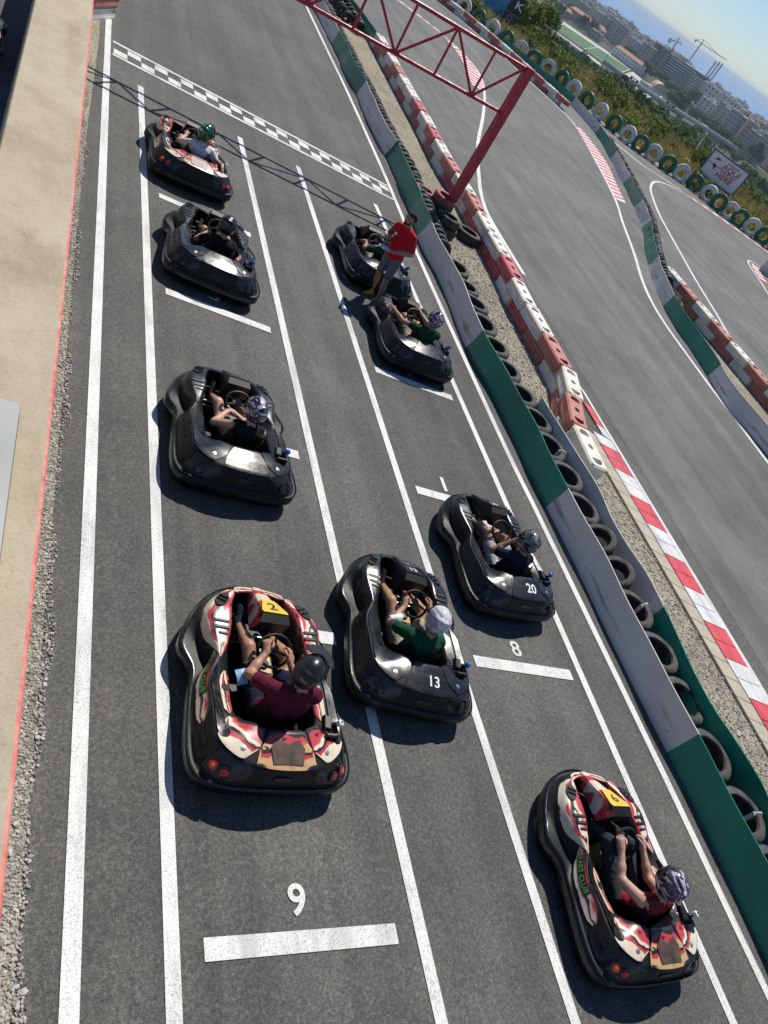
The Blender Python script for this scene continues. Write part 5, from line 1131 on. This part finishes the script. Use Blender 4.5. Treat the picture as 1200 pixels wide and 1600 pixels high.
# ---- trees and shrubs
def crown_mesh(name, mat, seed, rx, rz, n, leaf, lobes, base):
    r = np.random.RandomState(seed); C = [(0, 0, 0, 1)] + [(*r.uniform(-.75, .75, 2), r.uniform(-.5, .65), r.uniform(.35, .62)) for _ in range(lobes)]
    V = []; k = 0
    pts = []
    while len(pts) < n:
        c = C[r.randint(len(C))]; d = r.normal(size=3); d /= np.linalg.norm(d); q = np.array(c[:3]) + d * c[3] * (r.uniform(.55, 1.0) ** .5) * (.62 if c[3] == 1 else 1)
        pts.append((q * np.array([rx, rx, rz]) + np.array([0, 0, base]), d))
    for q, d in pts:
        a = d + r.normal(size=3) * .7; a /= np.linalg.norm(a); u = np.cross(a, r.normal(size=3)); u /= np.linalg.norm(u); v = np.cross(a, u); l = leaf * r.uniform(.6, 1.4)
        V += [q - u * l, q - v * l * .6, q + u * l, q + v * l * .6]
    me = bpy.data.meshes.new(name); me.from_pydata([tuple(p) for p in V], [], (np.arange(len(V)).reshape(-1, 4)).tolist()); me.materials.append(mat); return me
def trunk_mesh(h, r0):
    mb = MB(); mb.tube([(0, 0, -.6), (.05 * h * .2, 0, h * .5), (0, .02 * h, h)], [r0 * 1.2, r0, r0 * .55], 8)
    for k in range(4): a = k * 1.6; mb.tube([(0, 0, h * .6), (math.cos(a) * h * .28, math.sin(a) * h * .28, h * .95), (math.cos(a) * h * .42, math.sin(a) * h * .42, h * 1.2)], [r0 * .6, r0 * .35, r0 * .15], 6)
    return mb.mesh('trunk', M['bark'], True)
TR = [(crown_mesh('crown', M['leaf'], 11, 2.6, 2.3, 2600, .20, 9, 3.6), trunk_mesh(2.6, .18)), (crown_mesh('crown', M['leaf_dark'], 12, 2.9, 2.6, 2600, .22, 8, 3.9), trunk_mesh(2.8, .2)),
      (crown_mesh('crown', M['leaf'], 13, 1.9, 3.1, 2200, .19, 10, 4.1), trunk_mesh(2.6, .15)), (crown_mesh('crown', M['leaf_dark'], 14, 3.3, 1.9, 2400, .22, 9, 3.3), trunk_mesh(2.4, .2))]
SH = [(crown_mesh('foliage', M['leaf'], 21, .75, .55, 700, .075, 6, .45)), (crown_mesh('foliage', M['straw_green'], 22, .7, .5, 600, .07, 6, .4))]
def tree(x, y, s, kind, label, group, z=None):
    e = empty('tree', Matrix.Translation((x, y, tz(x, y) if z is None else z)) @ Matrix.Rotation(rnd.uniform(0, 6.28), 4, 'Z') @ Matrix.Diagonal((s, s, s * rnd.uniform(.85, 1.1), 1)))
    tag(e, label, 'tree', group)
    c = link('crown', TR[kind][0]); c.parent = e; t = link('trunk', TR[kind][1]); t.parent = e; return e
for az, D, s, k, lab in ((26.3, 122, 1.0, 0, 'large olive green tree behind the graffiti boards'), (27.3, 124, .95, 2, 'tall olive green tree right of the graffiti boards'), (28.2, 128, .8, 1, 'dark green tree beside the near light mast'), (25.6, 124, .85, 1, 'dark tree directly behind the black graffiti board'), (28.9, 140, .85, 1, 'dark tree at the left end of the parking area')):
    x, y = polar(az, D); tree(x, y, s, k, lab, None)
for i in range(120):                                        # hedge like belt of trees below the viaduct
    f = i / 119; az = 31.8 + 8.8 * f + rnd.uniform(-.3, .3); D = 185 + 220 * rnd.random() ** 1.3; x, y = polar(az, D); tel = rnd.uniform(3.35, 4.15) - (D - 185) / 220 * .25 + (.5 if az < 33 else 0)
    tree(x, y, max(.8, (CZ - D * math.tan(R(tel)) - tz(x, y)) / 6.3), rnd.choice([0, 1, 1, 3]), 'green tree in the dense tree belt below the viaduct', 'trees of the belt below the viaduct')
for i in range(34):
    az = 28.9 + 3.6 * rnd.random(); D = 575 + 110 * rnd.random(); x, y = polar(az, D); tree(x, y, max(1, (CZ - D * math.tan(R(rnd.uniform(3.5, 3.95))) - tz(x, y)) / 6.3), rnd.choice([1, 3, 1, 0]), 'green tree standing between the low houses and the pitch', 'trees between houses and pitch')
for i in range(46):                                        # park trees behind the board
    az = 40.3 + 5.2 * rnd.random(); D = 190 + 330 * rnd.random() ** 1.2; x, y = polar(az, D)
    tel = 4.9 - 1.7 * (D - 190) / 330 + rnd.uniform(-.2, .3); tree(x, y, max(.8, (CZ - D * math.tan(R(tel)) - tz(x, y)) / 6.3), rnd.choice([0, 1, 1, 3]), 'green tree of the car park behind the white advertising board', 'trees behind the advertising board')
for i in range(60):
    az = 27.5 + 16 * rnd.random(); D = 800 + 480 * rnd.random(); x, y = polar(az, D)
    if 33.6 > az > 28 and D < 1130: continue
    if az > 33.4 and az < 36.6 and D < 1050: continue
    tree(x, y, rnd.uniform(2.2, 3.6), rnd.choice([1, 3]), 'dark tree among the buildings of the town', 'town trees')
for i in range(26):
    az = 28 + 4.6 * rnd.random(); D = 420 + 200 * rnd.random(); x, y = polar(az, D); tree(x, y, rnd.uniform(.9, 1.7), rnd.choice([1, 3, 0]), 'tree among the white houses and parking lot', 'trees by the white houses')
for i in range(210):
    d = 2.5 + 53 * rnd.random() ** .8; t = rnd.uniform(-34, 24); x = (D0 + d) * NX + t * NY; y = (D0 + d) * NY - t * NX; s = rnd.uniform(.6, 1.7)
    o = link('shrub', SH[rnd.choice([0, 0, 1])], None, Matrix.Translation((x, y, tz(x, y))) @ Matrix.Rotation(rnd.uniform(0, 6), 4, 'Z') @ Matrix.Scale(s, 4))
    tag(o, 'low shrub growing in the dry grass of the slope', 'shrub', 'shrubs on the dry slope')
# ---- boards
def board(az, D, wd, ht, zc, yaw, face, label, cat='sign', legs=True, frame_m=None, th=.08):
    x, y = polar(az, D); g_ = tz(x, y); mw = Matrix.Translation((x, y, g_)) @ Matrix.Rotation(R(-az) + R(yaw), 4, 'Z')
    e = empty('billboard', mw); tag(e, label, cat); zc = zc - g_
    mb = MB(); mb.box((0, 0, zc), (wd, th, ht), 0, None, .01); mb.build('panel', face, e)
    if frame_m:
        mb = MB()
        for sx in (-1, 1): mb.box((sx * (wd / 2 + .045), 0, zc), (.09, th + .06, ht + .18), 0)
        for sz in (-1, 1): mb.box((0, 0, zc + sz * (ht / 2 + .045)), (wd, th + .06, .09), 0)
        mb.build('frame', frame_m, e)
    if legs:
        for sx in (-.33, .33): mb = MB(); mb.box((sx * wd, .09, (zc - ht / 2 - .3) / 2), (.09, .09, zc - ht / 2 + .3), 0); mb.build('leg', M['black_metal'], e)
    return e, zc
def words_on(e, s, size, x, z, mat, th=.08, ws=1.0, bold=True):
    v, f = text_mesh(s, size); mb = MB(); mb.add([(x + p[0] * ws, -th / 2 - .012, z + p[1]) for p in v], f); return mb.build('lettering', mat, e)
M['board_white'] = varied('white_board', (0.72, 0.73, 0.78), (0.82, 0.83, 0.88), .8, .5); M['board_blue'] = varied('blue_frame', (0.01, 0.03, 0.16), (0.02, 0.05, 0.24), 3, .4)
e, zc = board(42.08, 66, 2.98, 1.68, 5.5 - 66 * math.tan(R(4.33)), 0, M['board_white'], 'white advertising board in a blue frame reading AQUI and HERE on the dry slope', frame_m=M['board_blue'])
words_on(e, 'PUBLICIDAD', .17, .38, zc + .62, M['ink_red'], ws=1.0); words_on(e, 'AQU\u00cd', .47, .40, zc + .30, M['ink_red'], ws=1.25); words_on(e, 'YOUR AD', .20, .30, zc - .06, M['ink_red'], ws=1.3); words_on(e, 'HERE', .46, .25, zc - .33, M['ink_red'], ws=1.25)
mb = MB(); mb.box((-.2, -.055, zc + .07), (2.5, .012, .035), 0); mb.box((-.90, -.056, zc + .04), (.16, .012, .2), 0, Matrix.Rotation(.35, 3, 'Y')); mb.box((-.80, -.057, zc - .06), (.1, .012, .26), 0); mb.build('drawn_mark', M['ink_black'], e)
mb = MB(); mb.add([(-1.15, -.055, zc + .42), (-.98, -.055, zc + .58), (-.62, -.055, zc + .56), (-.80, -.055, zc + .44), (-1.0, -.055, zc + .38)], [(0, 1, 2, 3, 4)]); mb.build('emblem', M['ink_red'], e)
M['graf_blue'] = varied('blue_painted_board', (0.03, 0.20, 0.38), (0.05, 0.30, 0.48), 1.2, .6, 'obj', 5); M['graf_black'] = varied('black_painted_board', (0.015, 0.014, 0.02), (0.05, 0.045, 0.06), 1.4, .6, 'obj', 6, hi=.75)
def gboard(az, D, wd, ht, elb, face, label):
    return board(az, D, wd, ht, 5.5 - D * math.tan(R(elb)) + ht / 2, -4, face, label, legs=True)
e1, z1 = gboard(24.22, 84, 2.5, 2.0, 4.95, M['graf_blue'], 'blue painted board with a small dark figure standing in yellow grass'); mb = MB(); mb.box((.75, -.055, z1 - .35), (.5, .012, .12), 0, Matrix.Rotation(.3, 3, 'Y')); mb.box((.95, -.056, z1 - .1), (.12, .012, .4), 0, Matrix.Rotation(.5, 3, 'Y')); mb.box((.62, -.057, z1 - .55), (.3, .012, .1), 0, Matrix.Rotation(-.6, 3, 'Y')); mb.build('painted_figure', M['navy'], e1)
e2, z2 = gboard(25.47, 84, 1.62, 1.25, 4.9, M['graf_black'], 'black painted board with a large outlined figure eight')
words_on(e2, '8', 1.25, 0.05, z2, M['ink_grey'], ws=1.15); 
v, f = text_mesh('8', 1.25)
words_on(e2, 'o', .18, -.62, z2 - .42, M['ink_white'])
e3, z3 = gboard(25.0, 86.5, 2.9, 1.5, 4.05, M['graf_black'], 'dark board with pale painted letters standing behind the other boards')
words_on(e3, 'HOT', .7, -.55, z3 + .1, M['ink_grey'], ws=1.3); words_on(e3, 'K', .9, 1.1, z3, M['ink_white'], ws=1.4)
e4, z4 = gboard(23.0, 82, .9, 1.9, 4.75, M['board_blue'], 'narrow deep blue board with an oval mark at the left of the painted boards'); words_on(e4, '0', .6, .1, z4 - .1, M['ink_white'])
# ---- masts
def mast(az, D, el0, el1, label, arm=True, r=.06):
    x, y = polar(az, D); z0 = tz(x, y); z1 = CZ + D * math.tan(R(el1)); e = empty('light_mast', Matrix.Translation((x, y, z0)) @ Matrix.Rotation(R(-az), 4, 'Z')); tag(e, label, 'light mast')
    h = z1 - z0; mb = MB(); mb.tube([(0, 0, -.5), (0, 0, h)], [r * 1.2, r * .8], 8); mb.build('pole', M['galv'], e)
    if arm:
        mb = MB(); mb.box((0, 0, h + .03), (r * 16, r * 2, r * 1.2), 0); mb.build('crossarm', M['galv'], e)
        for sx in (-.38, .38): mb = MB(); mb.box((sx * r * 16, -r * 1.6, h - r), (r * 5, r * 3, r * 3.4), 0, Matrix.Rotation(-.5, 3, 'X'), .01); mb.build('floodlight', M['ink_grey'], e)
    return e
mast(27.85, 100, 0, -3.55, 'steel light mast in front of the olive trees'); mast(34.1, 98, 0, -3.1, 'steel light mast in the middle of the dry slope'); mast(36.85, 95, 0, -3.05, 'steel light mast just left of the tripod mast'); mast(45.2, 100, 0, -4.1, 'steel light mast at the right edge of the slope', r=.05)
for az, D, el, lab in ((30.6, 300, -3.2, 'slim dark pole left of the pitch'), (31.9, 420, -2.75, 'slim dark pole in front of the pitch'), (29.3, 260, -3.6, 'slim dark pole by the white houses'), (34.6, 520, -2.55, 'slim dark pole by the tan pavilion')): mast(az, D, 0, el, lab, False, .11)
x, y = polar(39.72, 105); z1 = CZ + 105 * math.tan(R(-3.25)); e = empty('guyed_mast', Matrix.Translation((x, y, tz(x, y)))); tag(e, 'three legged guyed mast rising from the dry slope', 'mast')
for az, D, el in ((38.8, 104, -4.75), (39.9, 100, -5.5), (40.6, 106, -4.9)):
    a, b = polar(az, D); mb = MB(); mb.tube([Vector((a, b, min(tz(a, b), CZ + D * math.tan(R(el))) - .3)) - e.matrix_world.translation, Vector((0, 0, z1)) - Vector((0, 0, tz(x, y)))], .045, 6); mb.build('leg', M['galv'], e)
mb = MB(); mb.box((0, 0, z1 - tz(x, y)), (.3, .3, .12), 0, None, .02); mb.build('head', M['galv'], e)
# ---- town
def wallmat(name, c): return varied(name, tuple(v * .88 for v in c), c, .08, .85, 'obj', 5)
WL = [wallmat('town_wall_%s' % n, c) for n, c in (('cream', (.62, .54, .44)), ('white', (.74, .72, .68)), ('pink', (.58, .40, .33)), ('tan', (.54, .43, .34)), ('grey', (.48, .48, .49)), ('brick', (.44, .29, .24)))]
M['win'] = base_mat('window_glass', (.05, .058, .07), .15)[0]; M['balc'] = varied('balcony_white', (.55, .55, .56), (.66, .66, .66), .3, .7); M['tile'] = varied('terracotta_roof', (.34, .13, .07), (.44, .19, .10), .5, .8); M['slab'] = varied('flat_roof', (.36, .34, .31), (.48, .46, .42), .2, .9)
_wc = {}
def unit_box(name, mat, bev=0):
    k = (name, mat.name)
    if k not in _wc: m_ = MB(); m_.box((0, 0, 0), (1, 1, 1)); _wc[k] = m_.mesh(name, mat)
    return _wc[k]
def bx(name, mat, e, c, d):
    o = link(name, unit_box(name, mat)); o.parent = e; o.matrix_local = Matrix.Translation(c) @ Matrix.Diagonal((*d, 1)); return o
def building(az, D, w, d, h, yaw, wm, label, group=None, win=None, roof='flat', z=-50, cat='building', hut=True, balcony=False):
    x, y = polar(az, D); e = empty('building', Matrix.Translation((x, y, z)) @ Matrix.Rotation(R(-az + yaw), 4, 'Z')); tag(e, label, cat, group)
    bx('wall', wm, e, (0, 0, h / 2 - 1), (w, d, h + 2))
    if roof == 'flat':
        bx('roof', M['slab'], e, (0, 0, h + .35), (w + .6, d + .6, .7))
        if hut: bx('stair_tower', wm, e, (w * rnd.uniform(-.3, .3), 0, h + 2.0), (w * .22, d * .45, 3.0))
    else:
        mb = MB(); a, b = w / 2 + .6, d / 2 + .6; r_ = min(a, b) * .42
        mb.add([(-a, -b, h), (a, -b, h), (a, b, h), (-a, b, h), (-a + b * .5, 0, h + r_), (a - b * .5, 0, h + r_)], [(0, 1, 5, 4), (1, 2, 5), (2, 3, 4, 5), (3, 0, 4)]); mb.build('roof', M['tile'], e)
    if win:
        nx_, nz_ = win; fw = w / nx_; fh = h / nz_
        for i in range(nx_):
            for j in range(nz_):
                bx('window', M['win'], e, (-w / 2 + fw * (i + .5), -d / 2 - .03, fh * (j + .52)), (fw * .36, .12, fh * .40))
                if balcony and (i % 2 == 0): bx('balcony', M['balc'], e, (-w / 2 + fw * (i + .5), -d / 2 - .65, fh * (j + .22)), (fw * .8, 1.3, fh * .26))
    return e
# the long hotel with white balcony bands
def hotel():
    x0, y0 = polar(35.1, 1395); x1, y1 = polar(37.8, 1560); L = math.hypot(x1 - x0, y1 - y0); ang = math.atan2(y1 - y0, x1 - x0)
    H = 30.5; e = empty('hotel', Matrix.Translation(((x0 + x1) / 2, (y0 + y1) / 2, -49)) @ Matrix.Rotation(ang, 4, 'Z')); tag(e, 'long dark hotel with rows of white balcony bands', 'hotel')
    M['hotel_dark'] = varied('hotel_dark_wall', (.05, .052, .06), (.085, .085, .095), .05, .7)
    bx('wall', M['hotel_dark'], e, (0, 9, H / 2), (L, 18, H)); bx('roof', M['slab'], e, (0, 9, H + .4), (L + .8, 18.6, .8))
    for j in range(8):
        zc = 1.8 + j * 3.6
        for i in range(9):
            w_ = L / 9; 
            if j > 6 and i > 5: continue
            st = (-2.0 if i < 3 else -.9)
            bx('balcony', M['balc'], e, (-L / 2 + w_ * (i + .5), st, zc + .4), (w_ * .93, 1.9, 1.25))
    bx('stair_tower', M['slab'], e, (-L * .18, 8, H + 3), (L * .14, 12, 6)); bx('stair_tower', M['slab'], e, (-L * .32, 8, H + 2), (L * .06, 10, 4)); bx('stair_tower', M['hotel_dark'], e, (-L / 2 - 9, 12, H * .53), (18, 20, H * 1.06))
    for j in range(8): bx('balcony', M['balc'], e, (-L / 2 - 9, 1.2, 2.2 + j * 3.6), (14, 1.8, 1.1))
hotel()
building(38.5, 1480, 42, 24, 27.5, 4, WL[1], 'pale block with a grid of dark square windows beside the long hotel', win=(9, 7))
building(38.9, 1430, 24, 20, 15, 2, WL[0], 'low pale annex in front of the dark windowed block', win=(4, 3))
building(39.4, 1380, 16, 20, 27, 2, WL[0], 'slim cream tower block next to the dark windowed block', win=(3, 7))
# pink school by the pitch
building(29.75, 1235, 56, 16, 11.5, -12, WL[2], 'long pink school with terracotta roof behind the football pitch', win=(13, 2), roof='hip')
building(28.05, 1190, 26, 14, 8, -10, WL[3], 'low house with terracotta roof left of the pink school', win=(4, 2), roof='hip')
building(30.6, 1190, 16, 14, 8.5, -12, WL[2], 'short pink wing at the right end of the school', win=(3, 2))
building(33.2, 1130, 46, 14, 10, -14, WL[1], 'low white apartment row with terracotta roof left of the hotel', win=(10, 3), roof='hip')
# terraces of apartment blocks
names = ['cream', 'white', 'pinkish', 'tan', 'grey', 'brick coloured']
spec = []
for i in range(15):
    az = 27.2 + i * .47; spec.append((az, 1380 + rnd.uniform(-30, 60), rnd.choice([0, 2, 3, 0, 1]), rnd.uniform(15, 22), rnd.uniform(20, 27)))
for az, D, k, w, h in spec:
    building(az, D, w, 15, h, rnd.uniform(-14, 2), WL[k], '%s apartment block in the terrace behind the football pitch' % names[k], 'apartment blocks behind the pitch, ' + names[k], win=(4, 6), balcony=True)
for i in range(14):
    az = 39.6 + i * .42; k = rnd.choice([3, 0, 3, 1, 4])
    building(az, 1080 + rnd.uniform(-50, 60), rnd.uniform(11, 16), 15, rnd.uniform(25, 32), rnd.uniform(-10, 4), WL[k], '%s apartment block in the shaded cluster right of the hotel' % names[k], 'apartment blocks right of the hotel, ' + names[k], win=(4, 7), balcony=(i % 2 == 0))
for i in range(110):
    az = 27 + 19 * rnd.random(); D = 1620 + 1250 * rnd.random(); k = rnd.choice([0, 1, 1, 2, 3, 4])
    el = rnd.uniform(-1.25, -.85); h = min(34, max(9, 50 + CZ + D * math.tan(R(el)))); 
    if h < 9: h = rnd.uniform(9, 22)
    building(az, D, rnd.uniform(14, 34), 16, h, rnd.uniform(-25, 25), WL[k], 'small %s building in the hazy part of the town towards the sea' % names[k], 'distant town buildings, ' + names[k], z=-50)
for i in range(64):
    az = 38.2 + 8 * rnd.random(); D = 1180 + 420 * rnd.random(); k = rnd.choice([0, 1, 1, 0, 3])
    building(az, D, rnd.uniform(14, 26), 15, min(40, 55.5 + D * math.tan(R(rnd.uniform(-1.75, -1.0)))), rnd.uniform(-20, 12), WL[k], '%s building in the dense quarter at the right of the town' % names[k], 'dense right quarter buildings, ' + names[k], win=(3, 5))
for i in range(26):
    az = 33.5 + 10 * rnd.random(); D = 1560 + 300 * rnd.random(); k = rnd.choice([0, 1, 1, 2])
    building(az, D, rnd.uniform(14, 26), 14, 55.5 + D * math.tan(R(rnd.uniform(-1.2, -.78))), rnd.uniform(-20, 20), WL[k], '%s tower block rising behind the hotel' % names[k], 'tower blocks behind the hotel, ' + names[k], win=(3, 5), z=-50)
# football pitch with its paths
def quad(name, pts, z, mat, kind='structure', label=None, cat=None):
    mb = MB(); mb.add([(x, y, z) for x, y in pts], [tuple(range(len(pts)))]); return tag(mb.build(name, mat), label, cat, kind=kind)
M['turf'] = varied('pitch_turf', (.025, .10, .018), (.045, .15, .03), .05, .9, 'pos'); M['path'] = varied('pale_paving', (.42, .40, .37), (.56, .54, .5), .05, .9, 'pos')
A, B_q, C_q, D_q = polar(27.75, 945), polar(28.5, 1064), polar(33.6, 1114), polar(33.15, 935)
lp = lambda p, q, t: (p[0] + (q[0] - p[0]) * t, p[1] + (q[1] - p[1]) * t)
quad('football_pitch', [A, B_q, C_q, D_q], -49.7, M['turf'])
for (p, q, r_, s_) in ((B_q, C_q, .0, .14),):
    quad('path', [B_q, C_q, polar(33.7, 1160), polar(28.5, 1110)], -49.72, M['path'])
quad('path', [polar(28.3, 905), polar(31.8, 905), polar(32.0, 860), polar(28.5, 850)], -49.72, M['path']); quad('path', [polar(27.2, 1000), polar(28.4, 1075), polar(28.0, 1120), polar(26.7, 1060)], -49.73, M['path']); quad('path', [polar(33.2, 930), polar(33.75, 1110), polar(36.2, 1050), polar(35.4, 900)], -49.74, M['path'])
for t in (0.02, .5, .98):
    a, b = lp(A, D_q, t), lp(B_q, C_q, t); c, d = lp(A, D_q, t + .008), lp(B_q, C_q, t + .008); quad('pitch_line', [a, b, d, c], -49.6, M['balc'])
for t in (.03, .97):
    a, b = lp(A, B_q, t), lp(D_q, C_q, t); c, d = lp(A, B_q, t + .015), lp(D_q, C_q, t + .015); quad('pitch_line', [a, b, d, c], -49.6, M['balc'])
# tan roofed pavilion
def pavilion():
    x, y = polar(35.6, 955); e = empty('pavilion', Matrix.Translation((x, y, -49)) @ Matrix.Rotation(R(-35.6 + 18), 4, 'Z')); tag(e, 'pavilion with a curved tan roof beside the viaduct', 'pavilion')
    bx('wall', WL[1], e, (-3, 0, 3.2), (16, 14, 6.4)); P = [[(8.5 * math.cos(a) + 1, yy, 6 + 7.5 * math.sin(a)) for yy in (-8, 8)] for a in np.linspace(.05, math.pi - .05, 14)]
    mb = MB(); mb.grid(np.array(P)); mb.grid(np.array(P)[:, ::-1] * np.array([.97, .99, .97])); M['tan_roof'] = varied('tan_roof_sheet', (.50, .36, .20), (.58, .43, .26), .4, .7); mb.build('roof', M['tan_roof'], e, None, True)
    mb = MB(); mb.add([(8.3 * math.cos(a) + 1, -7.8, 6 + 7.3 * math.sin(a)) for a in np.linspace(.05, math.pi - .05, 14)], [tuple(range(14))]); mb.build('gable', WL[3], e)
    bx('annex', WL[4], e, (-14, 0, 3), (9, 12, 6))
pavilion()
# viaduct
def viaduct():
    pts = [polar(31.9, 690), polar(33.5, 690), polar(35.5, 705), polar(38, 735), polar(40, 765), polar(41.7, 785)]; Pv, sv = spline(pts, 12); nv = normals2(Pv)
    e = empty('viaduct', Matrix.Translation((*Pv[0], -45))); tag(e, 'long road viaduct with a pale parapet crossing below the town', 'viaduct'); o = Vector((*Pv[0], -45))
    def rb(name, off0, off1, z0, z1, mat):
        mb = MB(); rows = [[Vector((*(p + n * off0), z0)) - o, Vector((*(p + n * off1), z0)) - o, Vector((*(p + n * off1), z1)) - o, Vector((*(p + n * off0), z1)) - o] for p, n in zip(Pv, nv)]
        rows = np.array([[tuple(q) for q in r] + [tuple(r[0])] for r in rows]); mb.grid(rows); return mb.build(name, mat, e)
    rb('deck', -5, 5, -35.6, -34.4, M['slab']); rb('parapet', 4.6, 5.1, -34.4, -33.0, M['balc']); rb('parapet', -5.1, -4.6, -34.4, -33.3, M['balc'])
    for i in range(1, len(Pv) - 1, 2): mb = MB(); mb.box(Vector((*Pv[i], -41.5)) - o, (1.6, 6, 12), 0, Matrix.Rotation(math.atan2(nv[i][1], nv[i][0]) - math.pi / 2, 3, 'Z'), .1); mb.build('pier', M['slab'], e)
viaduct()
Pq = [polar(36.2, 850), polar(37.5, 905), polar(39.6, 985)]; Pv, _ = spline(Pq, 20); nv = normals2(Pv); mb = MB()
for i in range(len(Pv) - 1): mb.add([(*(Pv[i] - nv[i] * 3), -44), (*(Pv[i] + nv[i] * 3), -44), (*(Pv[i + 1] + nv[i + 1] * 3), -44), (*(Pv[i + 1] - nv[i + 1] * 3), -44)], [(0, 1, 2, 3)])
tag(mb.build('road', M['path']), kind='structure')
# white houses and parking
for i, (az, D, w, h) in enumerate(((28.7, 520, 16, 5), (29.3, 505, 14, 6), (30.0, 515, 18, 5), (30.5, 500, 15, 4), (31.1, 500, 20, 4), (31.7, 495, 18, 4.5), (32.2, 480, 16, 4))):
    building(az, D, w, 10, h, rnd.uniform(-20, 5), WL[1] if i % 2 else WL[0], 'low %s house by the parking lot below the dry slope' % ('white' if i % 2 else 'cream'), 'low houses by the parking lot, ' + ('white' if i % 2 else 'cream'), z=-38.2, hut=False, win=(4, 1))
quad('parking_lot', [polar(28.3, 470), polar(32.6, 450), polar(32.4, 545), polar(28.6, 560)], -37.6, M['path'])
quad('parking_lot', [polar(41.6, 300), polar(44.8, 290), polar(45.6, 520), polar(41.2, 540)], -29.6, M['path'])
def car_mesh(c):
    mb = MB(); mb.box((0, 0, .55), (4.3, 1.75, .7), 0, None, .12); mb.box((-.2, 0, 1.12), (2.3, 1.5, .55), 1, None, .15)
    for sx in (-1.3, 1.3):
        for sy in (-.8, .8): mb.tube([(sx, sy - .1, .33), (sx, sy + .1, .33)], .33, 10, 2)
    return mb.mesh('parked_car', [c, M['win'], M['rubber']])
CM = [(n, car_mesh(varied(n + '_car_paint', tuple(v * .9 for v in c), c, 2, .25, coat=.5))) for n, c in (('white', (.7, .7, .7)), ('silver', (.4, .41, .42)), ('dark', (.03, .03, .035)), ('white', (.66, .67, .68)))]
for i in range(58):
    if i < 34: az, D, z = rnd.uniform(41.8, 45), rnd.uniform(300, 520), -29.6
    else: az, D, z = rnd.uniform(28.6, 32.4), rnd.uniform(470, 540), -37.6
    x, y = polar(az, D); n, me = rnd.choice(CM)
    where = 'in the car park among the trees behind the board' if i < 34 else 'on the lot by the low houses'
    tag(link('parked_car', me, None, Matrix.Translation((x, y, z)) @ Matrix.Rotation(R(-az) + rnd.choice([0, 1.57]), 4, 'Z') @ Matrix.Scale(1.1, 4)), '%s parked car %s' % (n, where), 'car', '%s cars %s' % (n, where))
# ---- skyline: crane, stacks, spotlight masts
def crane(az, D, el0, el1, azl, azr, label):
    x, y = polar(az, D); zb_ = -50; zt_ = CZ + D * math.tan(R(el1)); e = empty('tower_crane', Matrix.Translation((x, y, zb_)) @ Matrix.Rotation(R(-az), 4, 'Z')); tag(e, label, 'crane')
    h = zt_ - zb_; mb = MB(); mb.tube([(0, 0, 0), (0, 0, h)], 1.0, 4); mb.build('mast', M['black_metal'], e)
    l = D * math.tan(R(azr - az)); b = D * math.tan(R(az - azl)); mb = MB(); mb.tube([(-b, 0, h), (l, 0, h + 2)], .55, 4); mb.build('jib', M['black_metal'], e)
    mb = MB(); mb.tube([(0, 0, h), (0, 0, h + 7)], .7, 4); mb.build('cat_head', M['black_metal'], e); mb = MB(); mb.tube([(-b * .9, 0, h), (0, 0, h + 7), (l * .7, 0, h + 1.4)], .25, 4); mb.build('tie_bar', M['black_metal'], e); mb = MB(); mb.box((-b * .85, 0, h - 1.6), (3, 2, 3), 0); mb.build('counterweight', M['slab'], e)
crane(36.2, 1750, 0, .3, 35.75, 38.0, 'tall tower crane with a long jib above the hotel roofs'); crane(34.95, 1700, 0, -.35, 34.7, 35.3, 'small tower crane left of the tall crane'); crane(43.2, 1750, 0, -.35, 42.2, 43.5, 'tower crane at the right end of the skyline')
for az, el, lab in ((37.55, .05, 'leftmost of three thin smokestacks'), (37.75, .12, 'middle one of three thin smokestacks'), (37.95, .13, 'rightmost of three thin smokestacks')):
    D = 1900; x, y = polar(az, D); h = 50 + CZ + D * math.tan(R(el)); mb = MB(); mb.tube([(0, 0, 0), (0, 0, h * .94), (0, 0, h)], [1.9, 1.35, 1.35], 10, 0); mb.ring([(1.4, h * .86), (1.75, h * .87), (1.75, h * .92), (1.4, h * .93)], 12, None, 1)
    tag(mb.build('smokestack', [M['slab'], M['ink_grey']], None, Matrix.Translation((x, y, -50))), lab + ' on the skyline', 'smokestack')
x, y = polar(34.55, 1330); e = empty('floodlight_mast', Matrix.Translation((x, y, -50)) @ Matrix.Rotation(R(-34.5), 4, 'Z')); tag(e, 'stadium floodlight mast with dark lamp racks left of the hotel', 'light mast'); h = 55.5 + 1330 * math.tan(R(-.52))
mb = MB(); mb.tube([(0, 0, 0), (0, 0, h)], .55, 6); mb.build('pole', M['galv'], e)
for k in range(2): mb = MB(); mb.box((0, -.3, h + k * 2.4), (5.5, .6, 1.5), 0, None, .05); mb.build('lamp_rack', M['black_metal'], e)
# ---- thin sea haze
hz = bpy.data.materials.new('sea_haze'); hz.use_nodes = True; t_ = hz.node_tree; t_.nodes.remove(t_.nodes['Principled BSDF']); pv = t_.nodes.new('ShaderNodeVolumePrincipled')
pv.inputs['Color'].default_value = (.66, .82, 1.0, 1); pv.inputs['Density'].default_value = 0.00010; pv.inputs['Anisotropy'].default_value = 0.15; t_.links.new(pv.outputs[0], t_.nodes['Material Output'].inputs['Volume'])
mb = MB(); mb.box((0, 0, 0), (64000, 64000, 88)); hzo = mb.build('haze', hz, None, Matrix.Translation((ctr.x * .2, ctr.y * .2, 24 - 44))); tag(hzo, 'thin pale sea haze over the town and the coast', 'haze', kind='stuff')
hzo.matrix_world = Matrix.Translation((0, 0, 24 - 44))
